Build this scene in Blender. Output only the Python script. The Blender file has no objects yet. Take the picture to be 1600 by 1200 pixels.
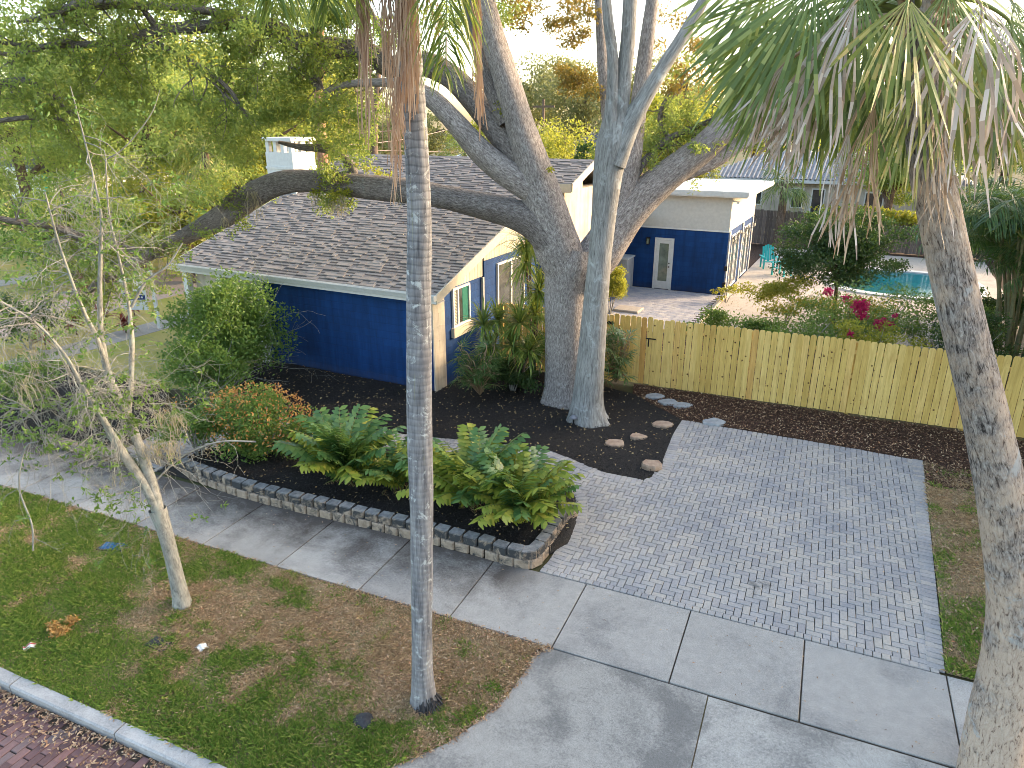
import bpy, math
import numpy as np
from mathutils import Vector, Matrix
sc = bpy.context.scene
C = sc.collection
rng = np.random.default_rng(7)
R = math.radians
# ------------------------------------------------------------------ camera (x right along the front walk, y to the back yard)
CX, CY, CZ = 9.555, -14.524, 6.6
F, PITCH, YAW = 1109.0, math.atan(410 / 1109), R(26.9)
cam = bpy.data.cameras.new('camera')
cam.sensor_width = 36; cam.lens = 36 * F / 1600; cam.clip_end = 2000
co = bpy.data.objects.new('camera', cam); C.objects.link(co)
co.location = (CX, CY, CZ); co.rotation_euler = (R(90) - PITCH, 0, YAW)
sc.camera = co
# ------------------------------------------------------------------ light
SUN_AZ = (0.72, 0.69); SUN_EL = 17.0
w = bpy.data.worlds.new('World'); sc.world = w; w.use_nodes = True
nt = w.node_tree; nt.nodes.clear()
sky = nt.nodes.new('ShaderNodeTexSky'); sky.sky_type = 'NISHITA'; sky.sun_disc = False
sky.sun_elevation = R(SUN_EL); sky.sun_rotation = math.atan2(SUN_AZ[0], SUN_AZ[1])
sky.air_density = 0.9; sky.dust_density = 2.5; sky.ozone_density = 0.4
bg = nt.nodes.new('ShaderNodeBackground'); bg.inputs[1].default_value = 0.15
out = nt.nodes.new('ShaderNodeOutputWorld')
tn = nt.nodes.new('ShaderNodeMixRGB'); tn.blend_type = 'MULTIPLY'; tn.inputs[0].default_value = 1; tn.inputs[2].default_value = (1.05, 1.0, .92, 1)   # warm evening sky
nt.links.new(sky.outputs[0], tn.inputs[1]); nt.links.new(tn.outputs[0], bg.inputs[0]); nt.links.new(bg.outputs[0], out.inputs[0])
sun = bpy.data.lights.new('sun', 'SUN'); sun.energy = 1.05; sun.angle = R(6.0); sun.color = (1.0, 0.72, 0.44)
so = bpy.data.objects.new('sun', sun); C.objects.link(so)
sd = Vector((SUN_AZ[0] * math.cos(R(SUN_EL)), SUN_AZ[1] * math.cos(R(SUN_EL)), math.sin(R(SUN_EL)))).normalized()
so.rotation_euler = sd.to_track_quat('Z', 'Y').to_euler(); so.location = (0, 0, 40)
sc.view_settings.view_transform = 'Standard'; sc.view_settings.look = 'None'
sc.view_settings.exposure = 2.6; sc.view_settings.gamma = 1.0; sc.view_settings.use_curve_mapping = False
sc.cycles.max_bounces = 8; sc.cycles.diffuse_bounces = 4; sc.cycles.transmission_bounces = 4; sc.cycles.transparent_max_bounces = 8
sc.cycles.use_denoising = True; sc.cycles.filter_width = 0.9; sc.cycles.sample_clamp_indirect = 6

# ------------------------------------------------------------------ measuring helpers: where a sight line of the survey photo meets a depth / the ground
cP, sP, cY, sY = math.cos(PITCH), math.sin(PITCH), math.cos(YAW), math.sin(YAW)
def ray(px, py):
    dx, dy = px - 800, py - 600
    x, y, z = dx, F * cP - dy * sP, -(dy * cP + F * sP)
    return np.array([x * cY - y * sY, x * sY + y * cY, z]), y
CAM = np.array([CX, CY, CZ])
def at(px, py, Y):
    r, f = ray(px, py); return CAM + r * (Y / f)
def gnd(px, py, z=0.0):
    r, f = ray(px, py); return CAM + r * ((z - CZ) / r[2])
def mpp(px, py, Y):                       # metres per photo pixel at that depth
    return Y / ray(px, py)[1]
def depth(p):
    d = np.asarray(p, float) - CAM
    return -d[..., 0] * sY + d[..., 1] * cY
def in_frame(p, m=60):
    d = np.asarray(p, float) - CAM
    X = d[..., 0] * cY + d[..., 1] * sY; Yf = -d[..., 0] * sY + d[..., 1] * cY
    zc = Yf * cP - d[..., 2] * sP; yc = Yf * sP + d[..., 2] * cP
    px = 800 + F * X / np.maximum(zc, .01); py = 600 - F * yc / np.maximum(zc, .01)
    return (zc > .1) & (px > -m) & (px < 1600 + m) & (py > -m) & (py < 1200 + m)

# ------------------------------------------------------------------ mesh helpers
def mesh(name, V, faces, uv=None, smooth=False):
    me = bpy.data.meshes.new(name)
    V = np.asarray(V, np.float32).reshape(-1, 3)
    if isinstance(faces, np.ndarray): faces = [faces]
    faces = [np.asarray(f, np.int32) for f in faces if len(f)]
    nl = sum(f.size for f in faces); nf = sum(len(f) for f in faces)
    me.vertices.add(len(V)); me.vertices.foreach_set('co', V.ravel())
    me.loops.add(nl); me.polygons.add(nf)
    me.loops.foreach_set('vertex_index', np.concatenate([f.ravel() for f in faces]))
    st = []; o = 0
    for f in faces:
        st.append(o + np.arange(len(f)) * f.shape[1]); o += f.size
    me.polygons.foreach_set('loop_start', np.concatenate(st).astype(np.int32))
    me.polygons.foreach_set('use_smooth', np.full(nf, bool(smooth)))
    if uv is not None:
        l = me.uv_layers.new(name='UVMap'); l.data.foreach_set('uv', np.asarray(uv, np.float32).ravel())
    me.update(calc_edges=True)
    return me
def link(name, me, m, parent=None, loc=None):
    o = bpy.data.objects.new(name, me)
    if m is not None and not me.materials:
        for q in (m if isinstance(m, (list, tuple)) else [m]): me.materials.append(q)
    C.objects.link(o)
    if parent is not None: o.parent = parent
    if loc is not None: o.location = loc
    return o
def obj(name, V, faces, m, parent=None, uv=None, smooth=False, loc=None):
    return link(name, mesh(name, V, faces, uv, smooth), m, parent, loc)
def tag(o, label=None, cat=None, group=None, kind=None):
    if label: o['label'] = label
    if cat: o['category'] = cat
    if group: o['group'] = group
    if kind: o['kind'] = kind
    return o
def thing(name, label, cat, loc=(0, 0, 0), group=None, rz=0):
    o = bpy.data.objects.new(name, None); C.objects.link(o); o.location = loc; o.rotation_euler = (0, 0, rz)
    o.empty_display_size = .2
    return tag(o, label, cat, group)
def copy_tree(o, parent=None):
    c = o.copy(); C.objects.link(c)
    if parent is not None: c.parent = parent
    for ch in list(o.children): copy_tree(ch, c)
    return c
class MB:                                   # collects solids into one mesh
    def __init__(s): s.V = []; s.Q = []; s.T = []; s.P = []; s.n = 0
    def add(s, V, Q=None, T=None):
        V = np.asarray(V, float).reshape(-1, 3)
        if Q is not None and len(Q): s.Q.append(np.asarray(Q) + s.n)
        if T is not None and len(T): s.T.append(np.asarray(T) + s.n)
        s.V.append(V); s.n += len(V); return s
    def box(s, a, b, bev=0.0):
        (x0, y0, z0), (x1, y1, z1) = a, b
        V = [(x0, y0, z0), (x1, y0, z0), (x1, y1, z0), (x0, y1, z0), (x0, y0, z1), (x1, y0, z1), (x1, y1, z1), (x0, y1, z1)]
        Q = [(0, 3, 2, 1), (4, 5, 6, 7), (0, 1, 5, 4), (1, 2, 6, 5), (2, 3, 7, 6), (3, 0, 4, 7)]
        if bev:
            t = [(x0 + bev, y0 + bev, z1), (x1 - bev, y0 + bev, z1), (x1 - bev, y1 - bev, z1), (x0 + bev, y1 - bev, z1)]
            V = V[:4] + [(x, y, z1 - bev) for x, y, _ in V[4:]] + t
            Q = [(0, 3, 2, 1), (8, 9, 10, 11), (0, 1, 5, 4), (1, 2, 6, 5), (2, 3, 7, 6), (3, 0, 4, 7),
                 (4, 5, 9, 8), (5, 6, 10, 9), (6, 7, 11, 10), (7, 4, 8, 11)]
        return s.add(V, Q)
    def obox(s, c, ax, half):               # oriented box: centre, three axes, half sizes
        c = np.asarray(c, float); ax = np.asarray(ax, float)
        V = []
        for k in ((-1, -1, -1), (1, -1, -1), (1, 1, -1), (-1, 1, -1), (-1, -1, 1), (1, -1, 1), (1, 1, 1), (-1, 1, 1)):
            V.append(c + sum(ax[i] * half[i] * k[i] for i in range(3)))
        return s.add(V, [(0, 3, 2, 1), (4, 5, 6, 7), (0, 1, 5, 4), (1, 2, 6, 5), (2, 3, 7, 6), (3, 0, 4, 7)])
    def bar(s, p, q, r):
        p = np.asarray(p, float); q = np.asarray(q, float); d = q - p; L = np.linalg.norm(d); d /= L
        a = np.cross(d, [0, 0, 1] if abs(d[2]) < .9 else [1, 0, 0]); a /= np.linalg.norm(a); b = np.cross(d, a)
        return s.obox((p + q) / 2, (a, b, d), (r, r, L / 2))
    def prism(s, pts, z0, z1):               # vertical prism over a convex polygon
        n = len(pts)
        V = [(x, y, z0) for x, y in pts] + [(x, y, z1) for x, y in pts]
        s.P.append((s.n, n)); s.add(V, [(i, (i + 1) % n, n + (i + 1) % n, n + i) for i in range(n)]); return s
    def faces(s):
        out = []
        if s.Q: out.append(np.concatenate(s.Q))
        if s.T: out.append(np.concatenate(s.T))
        for o, n in s.P:
            out.append(np.array([list(range(o + n, o + 2 * n))])); out.append(np.array([list(range(o + n - 1, o - 1, -1))]))
        return out
    def build(s, name, m, parent=None, smooth=False, loc=None):
        return obj(name, np.concatenate(s.V), s.faces(), m, parent, None, smooth, loc)
def boxo(name, a, b, m, parent=None, bev=0.0): return MB().box(a, b, bev).build(name, m, parent)
def smooth_path(P, r, step):
    P = np.asarray(P, float); r = np.asarray(r, float)
    n = len(P)
    if n == 2:
        k = max(2, int(np.linalg.norm(P[1] - P[0]) / step) + 1); t = np.linspace(0, 1, k)[:, None]
        return P[0] + (P[1] - P[0]) * t, r[0] + (r[1] - r[0]) * t[:, 0]
    E = np.vstack([2 * P[0] - P[1], P, 2 * P[-1] - P[-2]]); er = np.concatenate([[r[0]], r, [r[-1]]])
    oP, orr = [], []
    for i in range(n - 1):
        k = max(2, int(np.linalg.norm(P[i + 1] - P[i]) / step) + 1)
        for t in np.arange(k) / k:
            a, b, c, d = E[i], E[i + 1], E[i + 2], E[i + 3]
            oP.append(.5 * ((2 * b) + (c - a) * t + (2 * a - 5 * b + 4 * c - d) * t * t + (3 * b - a - 3 * c + d) * t ** 3))
            orr.append(er[i + 1] * (1 - t) + er[i + 2] * t)
    oP.append(P[-1]); orr.append(r[-1])
    return np.array(oP), np.array(orr)
def tube(P, r, sides=8, step=None, lump=0.0, seed=0, flare=None):
    """returns V, quads, uv per loop (metres round, metres along)"""
    if step: P, r = smooth_path(P, r, step)
    P = np.asarray(P, float); r = np.asarray(r, float); n = len(P)
    T = np.gradient(P, axis=0); T /= np.linalg.norm(T, axis=1)[:, None] + 1e-9
    a = np.cross(T[0], [0.3, 1, 0.1]); a /= np.linalg.norm(a)
    A = np.zeros((n, 3))
    for i in range(n):
        a = a - T[i] * (a @ T[i]); a /= np.linalg.norm(a) + 1e-9; A[i] = a
    B = np.cross(T, A)
    th = np.arange(sides) * 2 * np.pi / sides
    rr = np.repeat(r[:, None], sides, 1)
    s = np.concatenate([[0], np.cumsum(np.linalg.norm(np.diff(P, axis=0), axis=1))])
    if lump:
        g = np.random.default_rng(seed)
        ph = g.uniform(0, 6.28, 8); k = g.integers(1, 4, 8); q = g.uniform(.6, 3.0, 8) / max(r.mean() * 6, .05)
        for j in range(8): rr *= 1 + lump * .45 * np.sin(k[j] * th[None] + ph[j] + q[j] * s[:, None])
    if flare is not None:                    # buttressed foot: (height, amount, ridges)
        hgt, amt, nr = flare
        e = np.exp(-s / hgt)[:, None]
        rr *= 1 + e * amt * (1 + .35 * np.sin(nr * th[None] + 1.3) + .2 * np.sin((nr + 2) * th[None]))
    V = P[:, None] + rr[..., None] * (np.cos(th)[None, :, None] * A[:, None] + np.sin(th)[None, :, None] * B[:, None])
    i = np.arange(n - 1)[:, None] * sides; j = np.arange(sides)[None]; j2 = (j + 1) % sides
    Q = np.stack([i + j, i + j2, i + sides + j2, i + sides + j], -1).reshape(-1, 4)
    circ = 2 * np.pi * r.mean() / sides
    u0 = np.broadcast_to(j * circ, (n - 1, sides)); u1 = u0 + circ
    v0 = np.broadcast_to(s[:-1, None], (n - 1, sides)); v1 = np.broadcast_to(s[1:, None], (n - 1, sides))
    uv = np.stack([np.stack([u0, v0], -1), np.stack([u1, v0], -1), np.stack([u1, v1], -1), np.stack([u0, v1], -1)], 2).reshape(-1, 2)
    return V.reshape(-1, 3), Q, uv
class TB:                                    # collects tubes
    def __init__(s): s.V = []; s.Q = []; s.U = []; s.n = 0
    def add(s, P, r, sides=6, step=None, **k):
        V, Q, U = tube(P, r, sides, step, **k); s.V.append(V); s.Q.append(Q + s.n); s.U.append(U); s.n += len(V); return s
    def build(s, name, m, parent=None):
        return obj(name, np.concatenate(s.V), np.concatenate(s.Q), m, parent, np.concatenate(s.U), True)
def tubeo(name, P, r, m, parent=None, sides=8, step=None, **k):
    V, Q, U = tube(P, r, sides, step, **k); return obj(name, V, Q, m, parent, U, True)
def unit(v): return v / (np.linalg.norm(v, axis=-1, keepdims=True) + 1e-9)
def leaves(P, L, W, g, up=0.25, droop=0.0, D=None, fold=.18):
    """diamond leaves at P: length L, width W; D = preferred direction"""
    P = np.asarray(P, float); n = len(P)
    d = unit(g.normal(size=(n, 3)) + np.array([0, 0, up]) + (0 if D is None else D))
    s = unit(np.cross(d, unit(g.normal(size=(n, 3)) + np.array([0, 0, 1.0]))))
    nn = np.cross(s, d)
    L = np.broadcast_to(L, (n,)) * g.uniform(.7, 1.25, n); W = np.broadcast_to(W, (n,)) * g.uniform(.75, 1.2, n)
    m = P + d * (L * .48)[:, None]
    tip = P + d * L[:, None] + np.array([0, 0, -1.0]) * (droop * L)[:, None]
    lift = nn * (W * fold)[:, None]
    V = np.stack([P, m + s * (W * .5)[:, None] + lift, tip, m - s * (W * .5)[:, None] + lift], 1).reshape(-1, 3)
    return V, np.arange(4 * n).reshape(n, 4)
def blob(n, c, rad, g, shell=.35):           # points in an ellipsoid, denser to the outside
    d = unit(g.normal(size=(n, 3))); q = g.uniform(0, 1, n) ** shell
    return np.asarray(c) + d * q[:, None] * np.asarray(rad)
def vnoise(x, y, seed=0):
    x = np.asarray(x, float); y = np.asarray(y, float)
    def h(i, j): 
        t = np.sin(i * 127.1 + j * 311.7 + seed * 74.7) * 43758.5453; return t - np.floor(t)
    i, j = np.floor(x), np.floor(y); fx, fy = x - i, y - j; fx = fx * fx * (3 - 2 * fx); fy = fy * fy * (3 - 2 * fy)
    return (h(i, j) * (1 - fx) + h(i + 1, j) * fx) * (1 - fy) + (h(i, j + 1) * (1 - fx) + h(i + 1, j + 1) * fx) * fy
def fbm(x, y, s=0): return .5 * vnoise(x, y, s) + .3 * vnoise(2.1 * x, 2.1 * y, s + 1) + .2 * vnoise(4.3 * x, 4.3 * y, s + 2)
def inside(poly, x, y):
    poly = np.asarray(poly, float); r = np.zeros(np.shape(x), bool); n = len(poly); j = n - 1
    for i in range(n):
        xi, yi = poly[i]; xj, yj = poly[j]
        c = ((yi > y) != (yj > y)) & (x < (xj - xi) * (y - yi) / (yj - yi + 1e-12) + xi); r ^= c; j = i
    return r

# ------------------------------------------------------------------ materials
def lin(r, g, b):
    f = lambda c: (c / 255 / 12.92) if c / 255 <= .04045 else ((c / 255 + .055) / 1.055) ** 2.4
    return (f(r), f(g), f(b), 1)
def c4(c): return tuple(c) if len(c) == 4 else tuple(c) + (1,)
class NM:
    def __init__(s, name):
        s.m = bpy.data.materials.new(name); s.m.use_nodes = True; s.t = s.m.node_tree; s.t.nodes.clear()
        s.o = s.N('OutputMaterial'); s.b = s.N('BsdfPrincipled'); s.L(s.b.outputs[0], s.o.inputs[0])
        s.b.inputs['Specular IOR Level'].default_value = .3
    def N(s, k, **p):
        n = s.t.nodes.new('ShaderNode' + k)
        for a, v in p.items(): setattr(n, a, v)
        return n
    def L(s, a, b): s.t.links.new(a, b)
    def coord(s, kind='Object', scale=(1, 1, 1)):
        tc = s.N('TexCoord'); mp = s.N('Mapping')
        mp.inputs['Scale'].default_value = scale if hasattr(scale, '__len__') else (scale,) * 3
        s.L(tc.outputs[kind], mp.inputs[0]); return mp.outputs[0]
    def noise(s, vec, scale=5, detail=5, rough=.6, dist=0):
        n = s.N('TexNoise'); n.inputs['Scale'].default_value = scale; n.inputs['Detail'].default_value = detail
        n.inputs['Roughness'].default_value = rough; n.inputs['Distortion'].default_value = dist
        s.L(vec, n.inputs['Vector']); return n.outputs[0]
    def vor(s, vec, scale=5, feat='F1', out='Distance', rnd=1):
        n = s.N('TexVoronoi', feature=feat); n.inputs['Scale'].default_value = scale; n.inputs['Randomness'].default_value = rnd
        s.L(vec, n.inputs['Vector']); return n.outputs[out]
    def ramp(s, fac, stops, interp='LINEAR'):
        n = s.N('ValToRGB'); n.color_ramp.interpolation = interp
        e = n.color_ramp.elements
        while len(e) > len(stops): e.remove(e[-1])
        while len(e) < len(stops): e.new(.5)
        for k, (p, c) in enumerate(stops): e[k].position = p; e[k].color = c4(c) if hasattr(c, '__len__') else (c, c, c, 1)
        s.L(fac, n.inputs[0]); return n.outputs[0]
    def mix(s, fac, a, b, mode='MIX'):
        n = s.N('MixRGB', blend_type=mode)
        for i, v in enumerate((fac, a, b)):
            if hasattr(v, 'is_output'): s.L(v, n.inputs[i])
            elif i == 0: n.inputs[0].default_value = v
            else: n.inputs[i].default_value = c4(v)
        return n.outputs[0]
    def math(s, op, a, b=0.0):
        n = s.N('Math', operation=op)
        for i, v in enumerate((a, b)):
            if hasattr(v, 'is_output'): s.L(v, n.inputs[i])
            else: n.inputs[i].default_value = v
        return n.outputs[0]
    def rnd(s, kind):
        return s.N('ObjectInfo').outputs['Random'] if kind == 'object' else s.N('NewGeometry').outputs['Random Per Island']
    def vary(s, col, fac, lo, hi):           # brightness spread between alike pieces
        v = s.ramp(fac, [(0, (lo,) * 3), (1, (hi,) * 3)]); return s.mix(1, col, v, 'MULTIPLY')
    def bump(s, h, strength=.4, dist=.02):
        n = s.N('Bump'); n.inputs['Strength'].default_value = strength; n.inputs['Distance'].default_value = dist
        s.L(h, n.inputs['Height']); s.L(n.outputs[0], s.b.inputs['Normal'])
    def done(s, col, rough=.8, spec=None):
        if hasattr(col, 'is_output'): s.L(col, s.b.inputs['Base Color'])
        else: s.b.inputs['Base Color'].default_value = c4(col)
        if hasattr(rough, 'is_output'): s.L(rough, s.b.inputs['Roughness'])
        else: s.b.inputs['Roughness'].default_value = rough
        if spec is not None: s.b.inputs['Specular IOR Level'].default_value = spec
        return s.m
def m_noise(name, stops, scale=6, kind='Object', vs=(1, 1, 1), rough=.85, bump=.3, bd=.01, bscale=None, rnd=None, amt=(.75, 1.2), detail=6):
    n = NM(name); v = n.coord(kind, vs); f = n.noise(v, scale, detail, .62)
    c = n.ramp(f, stops)
    if rnd: c = n.vary(c, n.rnd(rnd), *amt)
    if bump: n.bump(n.noise(v, bscale or scale * 4, 4, .65), bump, bd)
    return n.done(c, rough)
def m_leaf(name, stops, trans=(.25, .34, .05), tf=.4, rough=.45, spec=.35, kind='island', patch=0.0):
    n = NM(name); r = n.rnd(kind); c = n.ramp(r, stops)
    if patch:
        f = n.noise(n.coord('Object'), .45, 3, .5); c = n.mix(1, c, n.ramp(f, [(.3, (1 - patch,) * 3), (.7, (1 + patch,) * 3)]), 'MULTIPLY')
    n.done(c, rough, spec)
    t = n.N('BsdfTranslucent'); tc = n.mix(.75, c, trans, 'MIX'); n.L(tc, t.inputs[0])
    mx = n.N('MixShader'); mx.inputs[0].default_value = tf
    n.L(n.b.outputs[0], mx.inputs[1]); n.L(t.outputs[0], mx.inputs[2]); n.L(mx.outputs[0], n.o.inputs[0])
    return n.m
def m_plain(name, c, rough=.6, metal=0, spec=None):
    n = NM(name); v = n.coord('Object'); f = n.noise(v, 9, 4, .6)
    k = n.ramp(f, [(.25, tuple(x * .9 for x in c[:3])), (.75, tuple(min(1, x * 1.08) for x in c[:3]))])
    n.b.inputs['Metallic'].default_value = metal
    return n.done(k, rough, spec)
M = {}
# ------------------------------------------------------------------ surface materials
def m_concrete(name, base, stain, amount=(.45, .75), wallside=None):
    n = NM(name); v = n.coord('Object')
    big = n.noise(v, .9, 6, .62, .6); fine = n.noise(v, 55, 3, .7); mid = n.noise(v, 7, 5, .7)
    c = n.ramp(mid, [(.25, tuple(x * .86 for x in base)), (.75, tuple(x * 1.12 for x in base))])
    sk = n.math('MULTIPLY', n.math('SUBTRACT', n.noise(v, 28, 5, .75), .5), .55)
    f = n.ramp(n.math('ADD', big, sk), [(amount[0], 0), (amount[1], 1)])
    c = n.mix(n.math('MULTIPLY', f, .75), c, stain)
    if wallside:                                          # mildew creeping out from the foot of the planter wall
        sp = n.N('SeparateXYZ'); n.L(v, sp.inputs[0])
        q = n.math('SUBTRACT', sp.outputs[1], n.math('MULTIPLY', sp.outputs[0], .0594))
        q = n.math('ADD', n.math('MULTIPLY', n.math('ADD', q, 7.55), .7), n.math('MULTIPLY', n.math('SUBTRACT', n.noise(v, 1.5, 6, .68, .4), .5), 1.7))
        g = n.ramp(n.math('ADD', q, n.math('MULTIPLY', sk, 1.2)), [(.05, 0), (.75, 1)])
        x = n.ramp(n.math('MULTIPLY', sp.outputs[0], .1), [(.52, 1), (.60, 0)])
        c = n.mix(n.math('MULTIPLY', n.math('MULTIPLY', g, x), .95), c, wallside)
    c = n.vary(c, n.rnd('object'), .84, 1.08)
    c = n.mix(1, c, n.ramp(fine, [(.3, (.80,) * 3), (.7, (1.12,) * 3)]), 'MULTIPLY')
    c = n.mix(1, c, n.ramp(n.noise(v, 150, 2, .6), [(.34, (.62, .61, .60)), (.46, (1, 1, 1))]), 'MULTIPLY')
    sp2 = n.ramp(n.vor(v, 3.1, 'F1'), [(.012, 0), (.02, 1)]); c = n.mix(1, c, n.mix(sp2, (.25, .22, .2), (1, 1, 1)), 'MULTIPLY')
    n.bump(n.mix(.5, fine, mid), .25, .006)
    return n.done(c, .9)
M['walk'] = m_concrete('sidewalk_concrete', (.38, .36, .335), (.17, .165, .165), (.48, .70), (.075, .062, .055))
M['apron'] = m_concrete('apron_concrete', (.39, .37, .34), (.15, .145, .14), (.44, .62))
M['kerb'] = m_concrete('kerb_concrete', (.43, .42, .41), (.17, .17, .18), (.45, .75))
M['joint'] = m_noise('joint_dirt', [(.3, (.035, .028, .022)), (.7, (.10, .075, .052))], 9)
def m_paver(name, kind, stops):
    n = NM(name); v = n.coord('Object'); r = n.rnd(kind)
    c = n.ramp(r, stops)
    c = n.mix(1, c, n.ramp(n.noise(v, 26, 4, .7), [(.25, (.8,) * 3), (.75, (1.13,) * 3)]), 'MULTIPLY')
    if kind == 'island': c = n.mix(1, c, n.ramp(n.noise(v, .8, 4, .6), [(.3, (.86, .87, .9)), (.7, (1.08, 1.06, 1.03))]), 'MULTIPLY')
    if name.startswith('paver'):
        pos = n.N('NewGeometry').outputs['Position']; o_ = gnd(1185, 918)
        c = n.mix(1, c, n.ramp(n.noise(pos, .9, 5, .65), [(.32, (.80, .82, .86)), (.68, (1.12, 1.08, 1.03))]), 'MULTIPLY')
        c = n.mix(n.math('MULTIPLY', n.ramp(n.noise(pos, 3.2, 5, .7), [(.58, 0), (.75, 1)]), .35), c, (.15, .145, .14))
        dd = n.N('VectorMath', operation='DISTANCE'); n.L(pos, dd.inputs[0]); dd.inputs[1].default_value = tuple(o_)
        oil = n.ramp(n.math('ADD', dd.outputs['Value'], n.math('MULTIPLY', n.noise(pos, 5, 6, .75), 1.6)), [(.75, 1), (2.0, 0)]); c = n.mix(n.math('MULTIPLY', oil, .62), c, (.075, .07, .065))
    n.bump(n.noise(v, 90, 3, .6), .25, .004)
    return n.done(c, .82)
PV = [(0, (.285, .275, .28)), (.3, (.33, .318, .315)), (.55, (.355, .338, .322)), (.8, (.39, .36, .327)), (1, (.34, .33, .335))]
M['pav_o'] = m_paver('paver_grey', 'object', PV); M['pav_i'] = m_paver('paver_grey_field', 'island', PV)
SB = [(0, (.10, .06, .06)), (.35, (.15, .085, .085)), (.65, (.18, .115, .115)), (.85, (.22, .12, .11)), (1, (.15, .125, .13))]
M['sbr_o'] = m_paver('street_brick', 'object', SB); M['sbr_i'] = m_paver('street_brick_field', 'island', SB)
M['soil'] = m_noise('soil', [(.25, (.035, .028, .02)), (.6, (.075, .06, .035)), (.8, (.11, .085, .05))], 3, bump=.6, bd=.02)
def m_lawn(name, g1, g2, d1, sc_=.7, lo=.42, hi=.62):
    n = NM(name); v = n.coord('Object')
    a = n.ramp(n.noise(v, 30, 4, .7), [(.3, g1), (.7, g2)])
    d = n.ramp(n.noise(v, 40, 4, .7), [(.3, tuple(x * .55 for x in d1)), (.7, d1)])
    c = n.mix(n.ramp(n.noise(v, sc_, 5, .62), [(lo, 0), (hi, 1)]), a, d)
    n.bump(n.noise(v, 45, 4, .7), .8, .03); return n.done(c, .95)
M['lawn'] = m_lawn('verge_soil', (.17, .15, .075), (.24, .21, .10), (.40, .28, .175))
M['farlawn'] = m_lawn('far_lawn', (.22, .23, .045), (.33, .32, .07), (.58, .43, .15), .35, .42, .62)  # raised to a sunlit gold: the missing direct sun is put into the colour
M['ground'] = m_lawn('yard_ground', (.05, .06, .022), (.09, .09, .035), (.12, .085, .045), .3)
M['mulch'] = m_noise('black_mulch', [(.3, (.009, .008, .008)), (.6, (.024, .021, .02)), (.8, (.05, .042, .037))], 22, bump=1, bd=.04, bscale=40)
M['bmulch'] = m_noise('brown_mulch', [(.3, (.026, .014, .009)), (.6, (.07, .037, .023)), (.8, (.12, .066, .04))], 18, bump=1, bd=.04, bscale=40)
M['chip'] = m_noise('mulch_chip', [(.3, (.012, .011, .011)), (.7, (.044, .037, .034))], 40, rnd='island', amt=(.35, 2.0), bump=0, rough=.75)
M['bchip'] = m_noise('brown_chip', [(.3, (.055, .027, .017)), (.7, (.15, .08, .05))], 40, rnd='island', amt=(.4, 1.5), bump=0)
def m_litter(name, stops):
    n = NM(name); return n.done(n.ramp(n.rnd('island'), stops), .75)
M['litter'] = m_litter('fallen_leaf', [(0, (.15, .085, .055)), (.35, (.30, .18, .105)), (.65, (.42, .28, .17)), (.9, (.5, .38, .25)), (1, (.42, .19, .09))])
M['palelit'] = m_litter('pale_fallen_leaf', [(0, (.35, .24, .12)), (.6, (.5, .38, .2)), (1, (.42, .25, .10))])
def m_grass(name, dry=False):
    n = NM(name); r = n.rnd('island')
    g = n.ramp(r, [(0, (.11, .19, .035)), (.5, (.20, .31, .055)), (.85, (.33, .40, .085)), (1, (.48, .43, .15))])
    d = n.ramp(r, [(0, (.34, .23, .13)), (.5, (.54, .39, .23)), (1, (.68, .53, .33))])
    c = d if dry else g; n.done(c, .6)
    t = n.N('BsdfTranslucent'); n.L(c, t.inputs[0]); mx = n.N('MixShader'); mx.inputs[0].default_value = .3
    n.L(n.b.outputs[0], mx.inputs[1]); n.L(t.outputs[0], mx.inputs[2]); n.L(mx.outputs[0], n.o.inputs[0]); return n.m
M['grass'] = m_grass('grass_blade'); M['drygrass'] = m_grass('dry_grass_blade', True)
M['deck'] = m_concrete('deck_concrete', (.43, .38, .325), (.29, .255, .23), (.5, .75))
M['asph'] = m_noise('old_brick_road', [(.3, (.33, .25, .22)), (.7, (.45, .35, .31))], 2.5, bump=.3)

# ------------------------------------------------------------------ street frame: p along the walk, q away from the street, turned 3.4 degrees from the house
SO, SA = np.array([6.46, -5.91, 0.0]), R(3.4)
cS, sS = math.cos(SA), math.sin(SA)
def S(p, q, z=0.0): return np.array([SO[0] + p * cS - q * sS, SO[1] + p * sS + q * cS, z])
def toS(x, y): x = x - SO[0]; y = y - SO[1]; return x * cS + y * sS, -x * sS + y * cS
def sheet(name, poly, z, m, kind='structure', step=None, rough=0.0, seed=0, parent=None):
    """a sheet over a polygon; with step: a gridded, slightly uneven one cut to the outline"""
    poly = np.asarray(poly, float)
    if not step:
        n = len(poly); o = obj(name, np.c_[poly, np.full(n, z)], [np.arange(n)[None]], m, parent)
    else:
        import bmesh
        bm = bmesh.new(); vs = [bm.verts.new((x, y, z)) for x, y in poly]; bm.faces.new(vs)
        lo, hi = poly.min(0), poly.max(0)
        for ax in (0, 1):
            for t in np.arange(lo[ax] + step, hi[ax], step):
                c = [0, 0, 0]; c[ax] = t; nn = [0, 0, 0]; nn[ax] = 1
                bmesh.ops.bisect_plane(bm, geom=bm.verts[:] + bm.edges[:] + bm.faces[:], plane_co=c, plane_no=nn)
        for v in bm.verts:
            v.co.z += rough * (fbm(v.co.x * 1.3 + 9, v.co.y * 1.3, seed) - .5) * 2
        me = bpy.data.meshes.new(name); bm.to_mesh(me); bm.free(); o = link(name, me, m, parent)
        for p_ in me.polygons: p_.use_smooth = True
    if kind: o['kind'] = kind
    return o
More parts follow.
